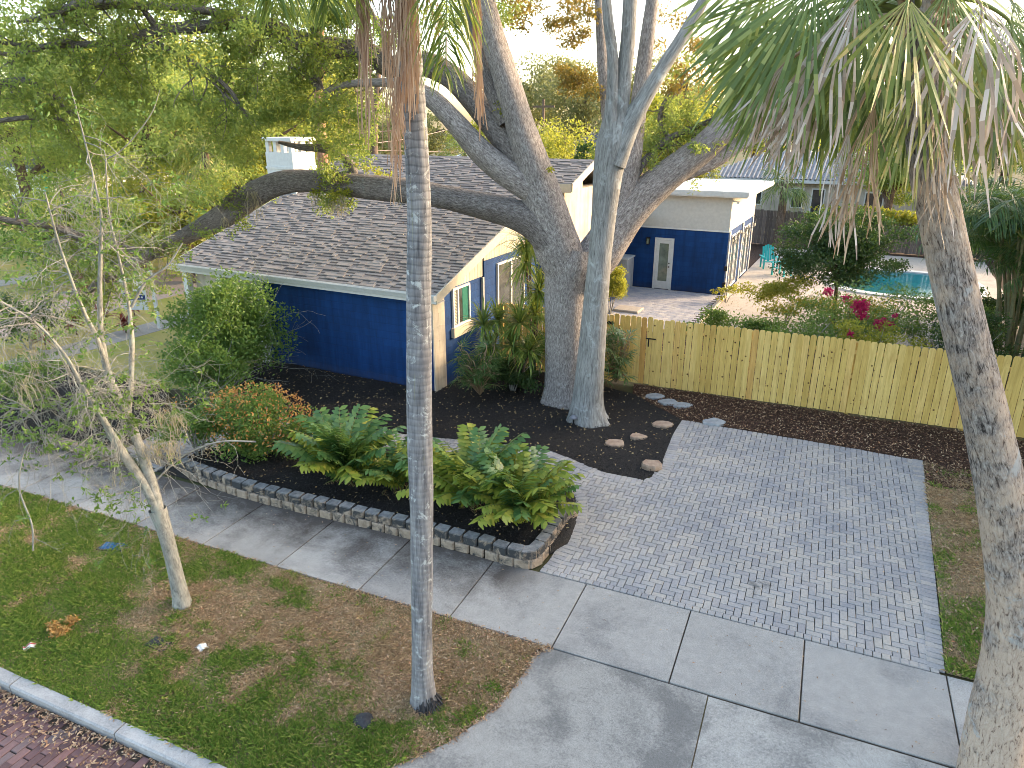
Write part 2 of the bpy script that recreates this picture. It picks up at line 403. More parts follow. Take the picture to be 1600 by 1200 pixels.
def scatter_poly(polys, n, g):
    """n random points inside any of the polygons"""
    out = []
    ar = [np.ptp(np.asarray(p)[:, 0]) * np.ptp(np.asarray(p)[:, 1]) for p in polys]
    for p, a in zip(polys, ar):
        p = np.asarray(p, float); k = int(n * a / sum(ar)); q = g.uniform(p.min(0), p.max(0), (k * 2, 2)); q = q[inside(p, q[:, 0], q[:, 1])][:k]; out.append(q)
    return np.concatenate(out)
def flat_bits(name, xy, z, L, W, m, g, tilt=.35, lift=.004, curl=.25):
    n = len(xy); a = g.uniform(0, 6.283, n)
    d = unit(np.stack([np.cos(a), np.sin(a), g.normal(0, tilt, n)], 1)); s = unit(np.cross(d, np.stack([g.normal(0, tilt, n), g.normal(0, tilt, n), np.ones(n)], 1)))
    L = L * g.uniform(.6, 1.4, n); W = W * g.uniform(.7, 1.3, n)
    P = np.c_[xy, (z if np.ndim(z) else np.full(n, z)) + g.uniform(.2, 1, n) * lift + np.abs(d[:, 2]) * L * .5]
    up = np.array([0, 0, 1.0]) * (W * curl)[:, None]
    V = np.stack([P - d * (L / 2)[:, None], P + s * (W / 2)[:, None] + up, P + d * (L / 2)[:, None], P - s * (W / 2)[:, None] + up], 1).reshape(-1, 3)
    return tag(obj(name, V, np.arange(4 * n).reshape(n, 4), m), kind='stuff')

# ------------------------------------------------------------------ ground and street side
obj('ground', [(-400, -400, -.16), (400, -400, -.16), (400, 600, -.16), (-400, 600, -.16)], [np.array([[0, 1, 2, 3]])], M['ground'])['kind'] = 'structure'
def sp(*pq): return [tuple(S(p, q)[:2]) for p, q in pq]
verge_poly = [gnd(835, 1015)[:2], gnd(790, 1090)[:2], gnd(700, 1160)[:2], gnd(610, 1200)[:2], S(-1.55, -4.70)[:2], S(-26, -4.70)[:2], S(-26, -1.55)[:2], S(-.1, -1.55)[:2]]
verge = sheet('verge_lawn', verge_poly, -.015, M['lawn'], step=.25, rough=.02)
yard = sheet('front_yard', sp((-26, 0), (20, 0), (20, 40), (-26, 40)), -.03, M['ground'])
# sidewalk slabs
walk = sheet('sidewalk', sp((-24, -1.545), (14, -1.545), (14, .01), (-24, .01)), -.022, M['joint'])
g = np.random.default_rng(3)
def quad_slab(name, corners, m, parent, z0=-.06, z1=.0, gap=.006, bev=.006):
    c = np.array(corners, float); ctr = c.mean(0); d = c - ctr
    def ins(k): return ctr + d * (1 - k / np.abs(d).max(1, keepdims=True).clip(.2))
    a, b = ins(gap), ins(gap + bev)
    n = len(c)
    V = np.vstack([np.c_[a, np.full(n, z0)], np.c_[a, np.full(n, z1 - bev)], np.c_[b, np.full(n, z1)]])
    Q = [(i, (i + 1) % n, n + (i + 1) % n, n + i) for i in range(n)] + [(n + i, n + (i + 1) % n, 2 * n + (i + 1) % n, 2 * n + i) for i in range(n)]
    return obj(name, V, [np.array(Q), np.arange(2 * n, 3 * n)[None]], m, parent)
ps = [-21.7 + 1.55 * k for k in range(15)] + [1.57, 3.1, 4.78, 6.4, 8.0]
ps = sorted(p for p in ps if p < 0.05 or p > 1)
for a, b in zip(ps[:-1], ps[1:]):
    if b - a < .2: continue
    quad_slab('slab', [S(a, -1.53)[:2], S(b, -1.53)[:2], S(b, 0)[:2], S(a, 0)[:2]], M['walk'], walk, z1=g.uniform(-.003, .006), gap=.010)
# driveway apron, three pours
apron = sheet('driveway_apron', sp((-1.9, -4.9), (5.6, -4.9), (4.9, -1.56), (-.1, -1.56)), -.022, M['lawn'])
ac = [gnd(857, 1012)[:2], gnd(838, 1020)[:2], gnd(818, 1052)[:2], gnd(790, 1090)[:2], gnd(750, 1125)[:2], gnd(700, 1160)[:2], gnd(610, 1200)[:2], S(-1.5, -4.6)[:2], S(-1.75, -4.86)[:2]]
quad_slab('slab', list(reversed([tuple(q) for q in ac])) [::1] + [tuple(S(2.06, -1.56)[:2]), tuple(S(2.02, -4.86)[:2])][:0], M['apron'], apron) if False else None
poly1 = [tuple(S(2.05, -4.86)[:2]), tuple(S(2.05, -1.55)[:2])] + [tuple(q) for q in ac]
obj('slab', np.c_[np.array(poly1), np.full(len(poly1), -.004)], [np.arange(len(poly1))[None]], M['apron'], apron)
poly2 = sp((2.065, -4.86), (5.2, -4.86), (4.72, -1.56), (2.065, -1.56))
obj('slab', np.c_[np.array(poly2), np.full(4, -.005)], [np.arange(4)[None]], M['apron'], apron)
# kerb stones and the brick street below them
kerb = thing('kerb', None, None, tuple(S(0, -4.78))); kerb.rotation_euler = (0, 0, SA); kerb['kind'] = 'structure'
for k in range(8):
    x0 = -4.12 - 1.85 + 1.85 * (1 - k) + .01; x1 = x0 + 1.83
    if x1 > -1.55: x1 = -1.6
    if x1 - x0 < .3: continue
    mb = MB(); pr = [(-.075, -.2), (-.085, -.02), (-.065, .0), (.075, .008), (.085, -.02), (.085, -.2)]
    V = [(x0, a, b) for a, b in pr] + [(x1, a, b) for a, b in pr]; n = 6
    obj('kerb_stone', V, [np.array([(i, i + n, (i + 1) % n + n, (i + 1) % n) for i in range(n)]), np.array([list(range(n)), list(range(2 * n - 1, n - 1, -1))])], M['kerb'], kerb)
street = obj('brick_street', [S(-30, -16, -.135), S(12, -16, -.135), S(12, -4.84, -.135), S(-30, -4.84, -.135)], [np.array([[0, 1, 2, 3]])], M['joint']); street['kind'] = 'structure'
def brick_mesh(name, L, W, H, bev=.006):
    return MB().box((-L / 2, -W / 2, -H), (L / 2, W / 2, 0), bev)
def lay(items, L, W, names, mats, parent, frame, z, g, limit=300):
    """items: (p, q, quarter turns, length factor); nearest ones in view are objects, the rest one part"""
    P = np.array([frame(a, b, z) for a, b, *_ in items]); vis = in_frame(P, 10); dist = np.linalg.norm(P - CAM, axis=1) + 1e3 * (~vis)
    order = np.argsort(dist); me = {}
    rest = MB()
    for rank, k in enumerate(order):
        a, b, t, lf = items[k][:4]; ang = items[k][4] if len(items[k]) > 4 else SA
        if dist[k] > 1e3 and rank >= limit and dist[k] > 1e3 + 60: continue
        zz = z + g.uniform(-.003, .003) + (items[k][5] if len(items[k]) > 5 else 0)
        if rank < limit and vis[k]:
            key = round(lf, 2)
            if key not in me:
                q = brick_mesh('b', L * lf - .009, W - .009, .05)
                me[key] = mesh(names[0], np.concatenate(q.V), q.faces()); me[key].materials.append(mats[0])
            o = bpy.data.objects.new(names[0], me[key]); C.objects.link(o); o.parent = parent
            o.location = (P[k][0], P[k][1], zz); o.rotation_euler = (g.normal(0, .006), g.normal(0, .006), ang + t * math.pi / 2 + g.normal(0, .006))
        else:
            c_, s_ = math.cos(ang + t * math.pi / 2), math.sin(ang + t * math.pi / 2)
            q = brick_mesh('b', L * lf - .009, W - .009, .05); V = q.V[0]
            V = np.c_[V[:, 0] * c_ - V[:, 1] * s_ + P[k][0], V[:, 0] * s_ + V[:, 1] * c_ + P[k][1], V[:, 2] + zz]
            rest.add(V, q.Q[0])
    if rest.n: rest.build(names[1], mats[1], parent)['kind'] = 'stuff'
it = []
for i, p in enumerate(np.arange(-12, 8, .112)):
    for q in np.arange(-10.5, -4.95, .225):
        it.append((p, q + (.112 if i % 2 else 0) + g.normal(0, .006), 1, 1.0))
it = [k for k in it if k[1] < -4.96]
it = [k for k in it if in_frame(S(k[0], k[1], -.1), 60)]
lay(it, .225, .112, ('brick', 'brick_field'), (M['sbr_o'], M['sbr_i']), street, S, -.115, g)

# ------------------------------------------------------------------ paver drive and path
drive_poly = np.array([toS(*gnd(x, y)[:2]) for x, y in ((845, 889), (1478, 1051), (1443, 721), (1255, 688), (1065, 657), (1050, 682), (1030, 735), (1005, 751), (935, 736), (900, 790), (885, 845))])
drive_w = [tuple(S(*q)[:2]) for q in drive_poly]
path_w = [tuple(gnd(x, y)[:2]) for x, y in ((1005, 751), (935, 735), (860, 705), (770, 692), (690, 685), (620, 677), (540, 668), (440, 655), (330, 655), (250, 672), (190, 700), (245, 735), (330, 705), (440, 690), (560, 704), (690, 716), (800, 728), (862, 742), (893, 770), (900, 795), (885, 845), (845, 889))]
drive = sheet('paver_driveway', drive_w, -.024, M['joint'])
path = sheet('paver_path', path_w, -.027, M['joint'])
u_ = .107
def herring(poly_s, p0, p1, q0, q1, skip=None):
    items = []; ps_ = np.arange(int(p0 / u_), int(p1 / u_) + 1); qs = np.arange(int(q0 / u_), int(q1 / u_) + 1)
    ok = lambda i, j: bool(inside(poly_s, np.array([(i + .5) * u_]), np.array([(j + .5) * u_]))[0]) and not (skip is not None and inside(skip, np.array([(i + .5) * u_]), np.array([(j + .5) * u_]))[0])
    O = {(i, j): ok(i, j) for i in ps_ for j in qs}
    for i in ps_:
        for j in qs:
            if not O[(i, j)]: continue
            k = (i - j) % 4
            if k == 0:
                if O.get((i + 1, j)): items.append(((i + 1) * u_, (j + .5) * u_, 0, 1.0))
                else: items.append(((i + .5) * u_, (j + .5) * u_, 0, .5))
            elif k == 1:
                if not O.get((i - 1, j)): items.append(((i + .5) * u_, (j + .5) * u_, 0, .5))
            elif k == 2:
                if O.get((i, j - 1)): items.append(((i + .5) * u_, j * u_, 1, 1.0))
                else: items.append(((i + .5) * u_, (j + .5) * u_, 1, .5))
            else:
                if not O.get((i, j + 1)): items.append(((i + .5) * u_, (j + .5) * u_, 1, .5))
    return items
# right-hand soldier course follows the right edge, herringbone fills the rest
A_, B_ = drive_poly[1], drive_poly[2]; dv = (B_ - A_) / np.linalg.norm(B_ - A_); nv = np.array([-dv[1], dv[0]])
sold = [tuple(A_), tuple(B_), tuple(B_ + nv * .225), tuple(A_ + nv * .225)]
items = herring(drive_poly, -2, 6, .01, 8, [tuple(A_), tuple(B_), tuple(B_ + nv * .12), tuple(A_ + nv * .12)])
Ln = np.linalg.norm(B_ - A_)
for t in np.arange(.06, Ln, .1085):
    c_ = A_ + dv * t + nv * .112; items.append((c_[0], c_[1], 0, 1.0, SA + math.atan2(nv[1], nv[0]), .006))
def border(poly, items, inward, along_=1, frm=None):
    """a course of bricks laid along an edge, over the cut ends of the field"""
    P, _ = smooth_path([(x, y, 0) for x, y in poly], [1] * len(poly), .03); s = np.concatenate([[0], np.cumsum(np.linalg.norm(np.diff(P, axis=0), axis=1))])
    w_ = u_ if along_ else 2 * u_
    for t in np.arange(w_ / 2, s[-1] - .03, w_):
        x, y = np.interp(t, s, P[:, 0]), np.interp(t, s, P[:, 1]); a = math.atan2(np.interp(t + .04, s, P[:, 1]) - np.interp(t - .04, s, P[:, 1]), np.interp(t + .04, s, P[:, 0]) - np.interp(t - .04, s, P[:, 0]))
        d = (u_ if along_ else u_ / 2) * inward; items.append((x - math.sin(a) * d, y + math.cos(a) * d, 1 if along_ else 0, 1.0, (SA if frm is S else 0) + a, .006))
fe = [(-.78, .0), (4.78, .0)]
for t in np.arange(-.72, 4.6, u_): items.append((t, .055, 0, .5, SA, .006))
border([tuple(drive_poly[4]), tuple(drive_poly[3]), tuple(drive_poly[2] + nv * .22)], items, -1, 1, S)
border([tuple(q) for q in drive_poly[4:8]], items, 1, 1, S)
lay(items, 2 * u_, u_, ('brick', 'brick_field'), (M['pav_o'], M['pav_i']), drive, S, .006, g)
path_s = np.array([toS(*q) for q in path_w])
pit_ = herring(path_s, path_s[:, 0].min(), path_s[:, 0].max(), path_s[:, 1].min(), path_s[:, 1].max())
border([tuple(q) for q in path_s[0:9]], pit_, 1, 1, S); border([tuple(q) for q in path_s[12:22]], pit_, 1, 1, S)
lay(pit_, 2 * u_, u_, ('brick', 'brick_field'), (M['pav_o'], M['pav_i']), path, S, .003, g)

# ------------------------------------------------------------------ beds
house_bed = [tuple(gnd(x, y)[:2]) for x, y in ((1065, 657), (1050, 682), (1030, 735), (1005, 751), (935, 735), (860, 705), (770, 692), (690, 685), (620, 677), (540, 668), (440, 655))] + [(-5.8, -3.0), (-5.8, -.05), (0.02, -.05), (.02, 2.6), (2.6, 2.65), (4.6, 2.1)]
front_bed = [tuple(q) for q in ([S(-9.3, .1)[:2], S(-1.0, .1)[:2]] + [gnd(x, y)[:2] for x, y in ((890, 850), (906, 800), (893, 768), (862, 742), (800, 728), (690, 716), (560, 704), (440, 690), (330, 705), (255, 735))])]
left_bed = [tuple(q) for q in ([S(-13.5, .1)[:2], S(-10.6, .1)[:2]] + [gnd(190, 700)[:2], gnd(250, 670)[:2], np.array([-6.2, -3.2]), np.array([-10.5, -3.2]), np.array([-10.8, -6.4])])]
brown_bed = [tuple(q[:2]) for q in (gnd(1065, 657), gnd(1255, 688), gnd(1443, 721), gnd(1448, 760))] + [(13.6, .6), (14.5, 3.3), (4.4, 2.85), (4.6, 2.1)]
sheet('mulch_bed', house_bed, .012, M['mulch'], step=.16, rough=.035, seed=4)
pb = sheet('planter_bed', front_bed, .13, M['mulch'], step=.16, rough=.03, seed=5)
from collections import Counter
ec = Counter(k for p_ in pb.data.polygons for k in p_.edge_keys)      # the soil slopes down to the paving at its rim
for k, n_e in ec.items():
    if n_e == 1:
        for i_ in k: pb.data.vertices[i_].co.z = -.01
sheet('corner_bed', left_bed, .03, M['mulch'], step=.16, rough=.03, seed=6)
sheet('fence_bed', brown_bed, .008, M['bmulch'], step=.16, rough=.025, seed=7)
side_strip = [tuple(q[:2]) for q in (gnd(1478, 1051), gnd(1470, 960), gnd(1443, 721), gnd(1448, 760))][:3] + [(11.6, 1.0), (14.5, 1.0), (14.5, -5.4)]
sheet('side_strip', side_strip, -.004, M['lawn'], step=.25, rough=.015, seed=8)
g = np.random.default_rng(11)
def chips(name, poly, z, n, m, seed, rough, L=.05, W=.014):
    xy = scatter_poly([poly], n, g); xy = xy[in_frame(np.c_[xy, np.zeros(len(xy))], 30)]
    zz = z + rough * (fbm(xy[:, 0] * 1.3 + 9, xy[:, 1] * 1.3, seed) - .5) * 2
    flat_bits(name, xy, zz, L, W, m, g, tilt=.5, lift=.02)
chips('mulch_chips', house_bed, .012, 30000, M['chip'], 4, .035)
chips('planter_chips', front_bed, .13, 14000, M['chip'], 5, .03)
chips('corner_chips', left_bed, .03, 6000, M['chip'], 6, .03)
chips('bark_chips', brown_bed, .008, 26000, M['bchip'], 7, .025, .055, .016)
xy = scatter_poly([house_bed, front_bed], 1700, g); flat_bits('bed_leaf_litter', xy, np.where(inside(front_bed, xy[:, 0], xy[:, 1]), .14, .03), .055, .025, M['palelit'], g, lift=.02)
xy = scatter_poly([brown_bed], 4500, g); flat_bits('fence_leaf_litter', xy, .02, .055, .024, M['litter'], g, lift=.02)
# grass of the verge: green towards the kerb and at the left, thin, dry and littered towards the walk and round the palm
def dryness(x, y):
    p, q = toS(x, y)
    k = .5 * fbm(x * .75 + 3, y * .75, 21) + .28 * fbm(x * 2.6, y * 2.6, 5) + .22 * vnoise(x * 5.2, y * 5.2, 14)
    b = np.clip((q + 3.9) / 1.5, 0, 1) * np.clip((p + 8.2) / 3.0, 0, 1) * .15 + .2 * np.exp(-((p + 1.4) ** 2 + (q + 3.3) ** 2) / .5) - .06
    return k + b
def blades(name, xy, z, hmax, wd, m, lean_=(.2, 1.1)):
    n = len(xy)
    if not n: return
    a = g.uniform(0, 6.283, n); h = hmax * g.uniform(.35, 1.2, n) * (.55 + 1.1 * vnoise(xy[:, 0] * 3.1, xy[:, 1] * 3.1, 9)); lean = g.uniform(*lean_, n)[:, None]
    d = np.stack([np.cos(a), np.sin(a), 0 * a], 1); s = np.stack([-np.sin(a), np.cos(a), 0 * a], 1) * wd
    P = np.c_[xy, np.full(n, z)]; m_ = P + np.array([0, 0, .6]) * h[:, None] + d * lean * h[:, None] * .35; t = P + np.array([0, 0, .9]) * h[:, None] + d * lean * h[:, None]
    V = np.stack([P - s, P + s, m_ + s * .8, t, m_ - s * .8], 1).reshape(-1, 3)
    return tag(obj(name, V, np.arange(5 * n).reshape(n, 5), m), kind='stuff')
def grass(name, poly, n, z, mid, hmax=.06):
    xy = scatter_poly([poly], n, g); xy = xy[in_frame(np.c_[xy, np.zeros(len(xy))], 20)]
    k = dryness(xy[:, 0], xy[:, 1]); u = g.normal(0, .06, len(xy)); green = k + u < mid; dry = ~green & (g.uniform(0, 1, len(xy)) < .8)
    blades(name, xy[green], z, hmax, .005, M['grass']); blades('dry_' + name, xy[dry], z, hmax * .7, .0045, M['drygrass'], (.8, 2.2))
grass('grass', verge_poly, 480000, -.02, .545)
grass('side_grass', side_strip, 90000, -.01, .60)
grass('apron_grass', sp((4.75, -4.8), (9, -4.8), (9, -1.56), (4.75, -1.56)), 50000, -.05, .62)
xy = scatter_poly([verge_poly], 90000, g); k = dryness(xy[:, 0], xy[:, 1]); xy = xy[(k + g.normal(0, .10, len(xy)) > .585) & in_frame(np.c_[xy, 0 * k], 20)]
flat_bits('leaf_litter', xy, .0, .036, .013, M['litter'], g, lift=.03)
q = g.uniform(0, 1, (900, 2)); P = np.array([S(-11 + 11 * a, -1.56 + g.normal(0, .035))[:2] for a, b in q]); ed = np.array(ac); k_ = g.integers(0, 6, 500); P2 = ed[k_] + (ed[k_ + 1] - ed[k_]) * g.uniform(0, 1, (500, 1)) + g.normal(0, .03, (500, 2))
flat_bits('edge_leaf_litter', np.vstack([P, P2]), .0, .04, .016, M['litter'], g, lift=.01)
xy = scatter_poly([side_strip], 5000, g); flat_bits('strip_leaf_litter', xy, .005, .05, .022, M['litter'], g, lift=.03)
q = g.uniform(0, 1, (2600, 2)); P = np.array([S(-9 + 8 * a, -4.9 - .42 * b * b)[:2] for a, b in q]); P = P[vnoise(P[:, 0] * 2.2, P[:, 1] * 2.2, 3) > .28]
flat_bits('gutter_leaf_litter', P, -.108, .05, .022, M['litter'], g, lift=.02)
xy = scatter_poly([drive_w, path_w], 150, g); flat_bits('driveway_leaf_litter', xy, .012, .035, .014, M['litter'], g, lift=.004, tilt=.15)
xy = scatter_poly([sp((-12, -1.5), (5, -1.5), (5, 0), (-12, 0))], 160, g); flat_bits('sidewalk_leaf_litter', xy, .008, .035, .014, M['litter'], g, lift=.004, tilt=.15)
# weeds in the joints
# ------------------------------------------------------------------ side street at the left, back yard surfaces
def rect(x0, y0, x1, y1): return [(x0, y0), (x1, y0), (x1, y1), (x0, y1)]
sheet('side_verge', rect(-15.4, -6, -12.7, 60), -.02, M['farlawn'])
sheet('side_walk', rect(-12.7, -6.5, -11.5, 60), -.012, M['deck'])
sheet('side_street', rect(-20.2, -40, -15.4, 70), -.026, M['asph'])
sheet('far_verge', rect(-23.5, -20, -20.2, 70), -.022, M['farlawn'])
sheet('far_walk', rect(-24.9, -20, -23.5, 70), -.015, M['deck'])
sheet('far_yard', rect(-70, -20, -24.9, 90), -.02, M['farlawn'])
sheet('left_lawn', rect(-11.5, -2.9, -6.0, 2), -.018, M['farlawn'])
sheet('back_yard', [(0.05, 3.3), (13.6, 4.0), (24, 4.4), (24, 30), (0.05, 30)], -.016, M['bmulch'])
# ------------------------------------------------------------------ building materials
def m_stucco(name, c, c2=None, stain=None):
    n = NM(name); v = n.coord('Object')
    f = n.noise(v, 1.1, 5, .6); k = n.ramp(f, [(.3, tuple(x * .78 for x in c)), (.7, tuple(x * 1.18 for x in c))])
    st = n.noise(n.coord('Object', (5, 5, .5)), 1.2, 5, .65)
    k = n.mix(1, k, n.ramp(st, [(.35, (.8,) * 3), (.65, (1.1,) * 3)]), 'MULTIPLY')
    hgt = n.noise(v, 60, 5, .7)
    if name.startswith('blue'):              # block courses telling through the paint
        se = n.N('SeparateXYZ'); n.L(v, se.inputs[0]); cb = n.N('CombineXYZ'); n.L(n.math('ADD', se.outputs[0], se.outputs[1]), cb.inputs[0]); n.L(se.outputs[2], cb.inputs[1])
        br = n.N('TexBrick'); br.inputs['Scale'].default_value = 1.0; br.inputs['Brick Width'].default_value = .41; br.inputs['Row Height'].default_value = .205; br.inputs['Mortar Size'].default_value = .012; br.inputs['Mortar Smooth'].default_value = .6
        br.inputs['Color1'].default_value = (.86, .86, .86, 1); br.inputs['Color2'].default_value = (1.12, 1.12, 1.12, 1); br.inputs['Mortar'].default_value = (.72, .72, .74, 1); n.L(cb.outputs[0], br.inputs['Vector'])
        k = n.mix(.55, k, n.mix(1, k, br.outputs['Color'], 'MULTIPLY')); dz = n.ramp(n.math('ADD', se.outputs[2], n.math('MULTIPLY', n.noise(v, 3, 5, .7), .5)), [(.2, 1), (.55, 0)]); k = n.mix(n.math('MULTIPLY', dz, .35), k, (.05, .045, .05))
        hgt = n.math('SUBTRACT', hgt, n.math('MULTIPLY', br.outputs['Fac'], .8))
    n.bump(hgt, .5, .012); return n.done(k, .85)
M['blue'] = m_stucco('blue_stucco', (.0045, .040, .150))
M['cream'] = m_stucco('cream_paint', (.47, .42, .345))
M['white'] = m_plain('white_paint', (.60, .60, .585), .5)
M['greyst'] = m_stucco('grey_stucco', (.42, .41, .40))
M['trim'] = m_plain('cream_trim', (.48, .425, .335), .6)
M['gutter'] = m_plain('gutter_aluminium', (.52, .52, .50), .35)
def m_glass(name, c):
    n = NM(name); v = n.coord('Object'); k = n.ramp(n.noise(v, 2.2, 4, .6), [(.3, tuple(x * .6 for x in c)), (.7, tuple(x * 1.5 for x in c))])
    return n.done(k, .06, .8)
M['glass'] = m_glass('window_glass', (.045, .05, .05)); M['gglass'] = m_glass('frosted_glass', (.16, .18, .13))
M['blind'] = m_plain('blind_slat', (.5, .46, .36), .6); M['green'] = m_plain('green_curtain', (.01, .12, .09), .8)
M['black'] = m_plain('black_metal', (.012, .012, .013), .4)
M['teal'] = m_plain('teal_plastic', (.02, .36, .37), .45)
def m_shingle(name, kind):
    n = NM(name); v = n.coord('Object'); r = n.rnd(kind)
    c = n.ramp(r, [(0, (.18, .157, .147)), (.5, (.22, .194, .18)), (1, (.265, .236, .22))])
    c = n.mix(1, c, n.ramp(n.noise(v, 130, 2, .6), [(.3, (.75,) * 3), (.7, (1.22,) * 3)]), 'MULTIPLY')
    if kind == 'island': c = n.mix(1, c, n.ramp(n.noise(v, .7, 4, .6), [(.3, (.9,) * 3), (.7, (1.1,) * 3)]), 'MULTIPLY')
    n.bump(n.noise(v, 160, 2, .6), .4, .004); return n.done(c, .92)
M['shi_o'] = m_shingle('shingle', 'object'); M['shi_i'] = m_shingle('shingle_field', 'island')
def m_tile(name):
    n = NM(name); v = n.coord('Object'); k = n.ramp(n.noise(v, 3, 5, .65), [(.3, (.19, .185, .19)), (.7, (.38, .37, .37))]); n.bump(n.noise(v, 30, 3), .3); return n.done(k, .7)
M['tile'] = m_tile('roof_tile')
# ------------------------------------------------------------------ main house
house = thing('house', 'blue stucco house with a brown shingled gable roof and cream rakes', 'house', (0, 0, 0))
PIT = .326; EY, EZ = -.4, 2.70          # eave line and its height
def rz(y): return EZ + PIT * (y - EY)
RX0, RX1, RX2, RY, RJ = -8.9, .34, 1.1, 8.0, 6.15
MB().box((-5.75, 0, -.1), (-.0, .22, 2.62)).build('front_wall', M['blue'], house)
MB().box((-8.5, .02, -.1), (-5.76, .2, 2.6)).build('porch_wall', M['cream'], house)
for x in (-5.72, -7.2, -8.6): boxo('porch_column', (x - .09, -.28, -.1), (x + .09, -.1, 2.52), M['white'], house)
boxo('left_wall', (-8.55, .23, -.1), (-8.35, 15, 2.9), M['cream'], house)
# gable side, from the front corner back
cp_ = thing_part = bpy.data.objects.new('corner_pier', None)
mb = MB(); mb.box((.002, -.12, -.1), (.03, .44, 2.44)); o = mb.build('corner_pier', M['cream'], house)
for k in range(7):                       # painted block courses
    for j, (a, b) in enumerate([(-.118, .15), (.155, .438)] if k % 2 else [(-.118, .438)]):
        boxo('block', (.028, a + .002, -.05 + k * .355), (.036, b - .002, .3 + k * .355), M['cream'], o)
boxo('side_wall', (-.2, .45, -.1), (-.01, 2.42, 2.58), M['blue'], house)
boxo('side_wall', (-.12, 2.5, -.1), (.06, 7.9, 3.0), M['blue'], house)
boxo('stucco_return', (-.1, 2.425, 1.2), (.062, 2.497, 2.56), M['greyst'], house)
# gable infill above: vertical grooved boards following the rake
k = 0; y = .1
gp = MB().box((-.25, .0, 2.45), (-.06, 7.9, 2.6)).build('gable_panel', M['trim'], house)
while y < 7.8:
    a, b = y + .005, y + .145; zb = 2.585 if b < 2.5 else 3.01 + (.0 if b > 3 else .0)
    if rz(b) - .1 > zb + .05:
        V = [(-.058, a, zb), (.018 if b < 2.5 else .058, a, zb), (.018 if b < 2.5 else .058, b, zb), (-.058, b, zb)]
        V += [(x, yy, rz(yy) - .16) for (x, yy, _) in V]
        obj('board', V, np.array([(0, 1, 5, 4), (1, 2, 6, 5), (2, 3, 7, 6), (3, 0, 4, 7), (4, 5, 6, 7)]), M['cream'], gp)
    y += .15
mb = MB()
V = [(-.06, 0, 2.45), (-.06, 8, 2.45), (-.06, 8, rz(8) - .2), (-.06, .0, rz(0) - .2)]
obj('gable_backing', V, np.array([[0, 1, 2, 3]]), M['cream'], house)
# roof decks (lower, wide; upper, with the jog) and shingles
roof = thing('roof', None, None); roof.parent = house
mb = MB()
def slope_slab(x0, x1, y0, y1, t0, t1):
    V = [(x0, y0, rz(y0) - t1), (x1, y0, rz(y0) - t1), (x1, y1, rz(y1) - t1), (x0, y1, rz(y1) - t1), (x0, y0, rz(y0) - t0), (x1, y0, rz(y0) - t0), (x1, y1, rz(y1) - t0), (x0, y1, rz(y1) - t0)]
    mb.add(V, [(0, 3, 2, 1), (4, 5, 6, 7), (0, 1, 5, 4), (1, 2, 6, 5), (2, 3, 7, 6), (3, 0, 4, 7)])
slope_slab(RX0, RX1 - .03, EY, RY, .012, .12); slope_slab(RX1 - .03, RX2 - .03, RJ, RY, .012, .12)
V = [(RX0, RY, rz(RY) - .012), (RX2 - .03, RY, rz(RY) - .012), (RX2 - .03, 16, rz(0.0) - .3), (RX0, 16, rz(0.0) - .3)]
mb.add(V, [(0, 1, 2, 3)])
mb.build('roof_deck', M['shi_i'], roof)
g = np.random.default_rng(5)
slp = math.hypot(1, PIT); ex = .142; tabs = []
nc = int((RY - EY) * slp / ex)
for r in range(nc):
    y0 = EY - .02 + r * ex / slp; x = RX0 + .01 - g.uniform(0, .2); xe = RX1 if y0 < RJ else RX2
    while x < xe:
        wd = g.uniform(.13, .34); a, b = max(x, RX0), min(x + wd, xe)
        if b - a > .04: tabs.append((a, b, y0, g.choice([.004, .006, .018, .024])))
        x += wd + .003
tc = np.array([((a + b) / 2, y, rz(y)) for a, b, y, t in tabs]); vis = in_frame(tc, 0)
dist = np.linalg.norm(tc - CAM, axis=1) + 1e3 * ~vis; order = np.argsort(dist)
rest = MB(); th = math.atan(PIT)
for rank, k in enumerate(order):
    a, b, y0, t = tabs[k]; yl = y0 + .17 / slp
    V = [(a, y0, rz(y0) - .012), (b, y0, rz(y0) - .012), (b, y0, rz(y0) + t), (a, y0, rz(y0) + t), (b, yl, rz(yl) + t * .15), (a, yl, rz(yl) + t * .15)]
    Q = [(0, 1, 2, 3), (3, 2, 4, 5)]; T = [(1, 4, 2), (0, 3, 5)]
    if rank < 300:
        c_ = np.array([(a + b) / 2, y0, rz(y0)]); o = MB().add(np.array(V) - c_, Q, T).build('shingle', M['shi_o'], roof, loc=tuple(c_))
    else: rest.add(V, Q, T)
rest.build('shingle_field', M['shi_i'], roof)['kind'] = 'stuff'
sb_ = MB()                                # dark granule bands of laminated shingles, painted in for shade below the next course
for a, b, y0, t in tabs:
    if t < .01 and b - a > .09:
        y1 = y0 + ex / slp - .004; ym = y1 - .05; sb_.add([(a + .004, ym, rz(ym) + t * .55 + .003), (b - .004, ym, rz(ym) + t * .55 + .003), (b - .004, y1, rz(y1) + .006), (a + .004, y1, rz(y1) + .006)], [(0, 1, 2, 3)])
M['shband'] = m_noise('shade_band_granules', [(.3, (.045, .038, .036)), (.7, (.08, .068, .063))], 120, rnd='island', amt=(.7, 1.3), bump=0)
sb_.build('shingle_shade_band', M['shband'], roof)['kind'] = 'stuff'
mb = MB()
for k in range(34):                      # ridge caps
    x0 = RX0 + k * .297; x1 = min(x0 + .31, RX2)
    mb = MB(); zz = rz(RY) + .012
    V = [(x0, RY - .14, zz - .045), (x1, RY - .14, zz - .05), (x0, RY, zz + .012), (x1, RY, zz), (x0, RY + .14, zz - .045), (x1, RY + .14, zz - .05)]
    o = obj('ridge_cap', V, np.array([(0, 1, 3, 2), (2, 3, 5, 4)]), M['shi_o'], roof)
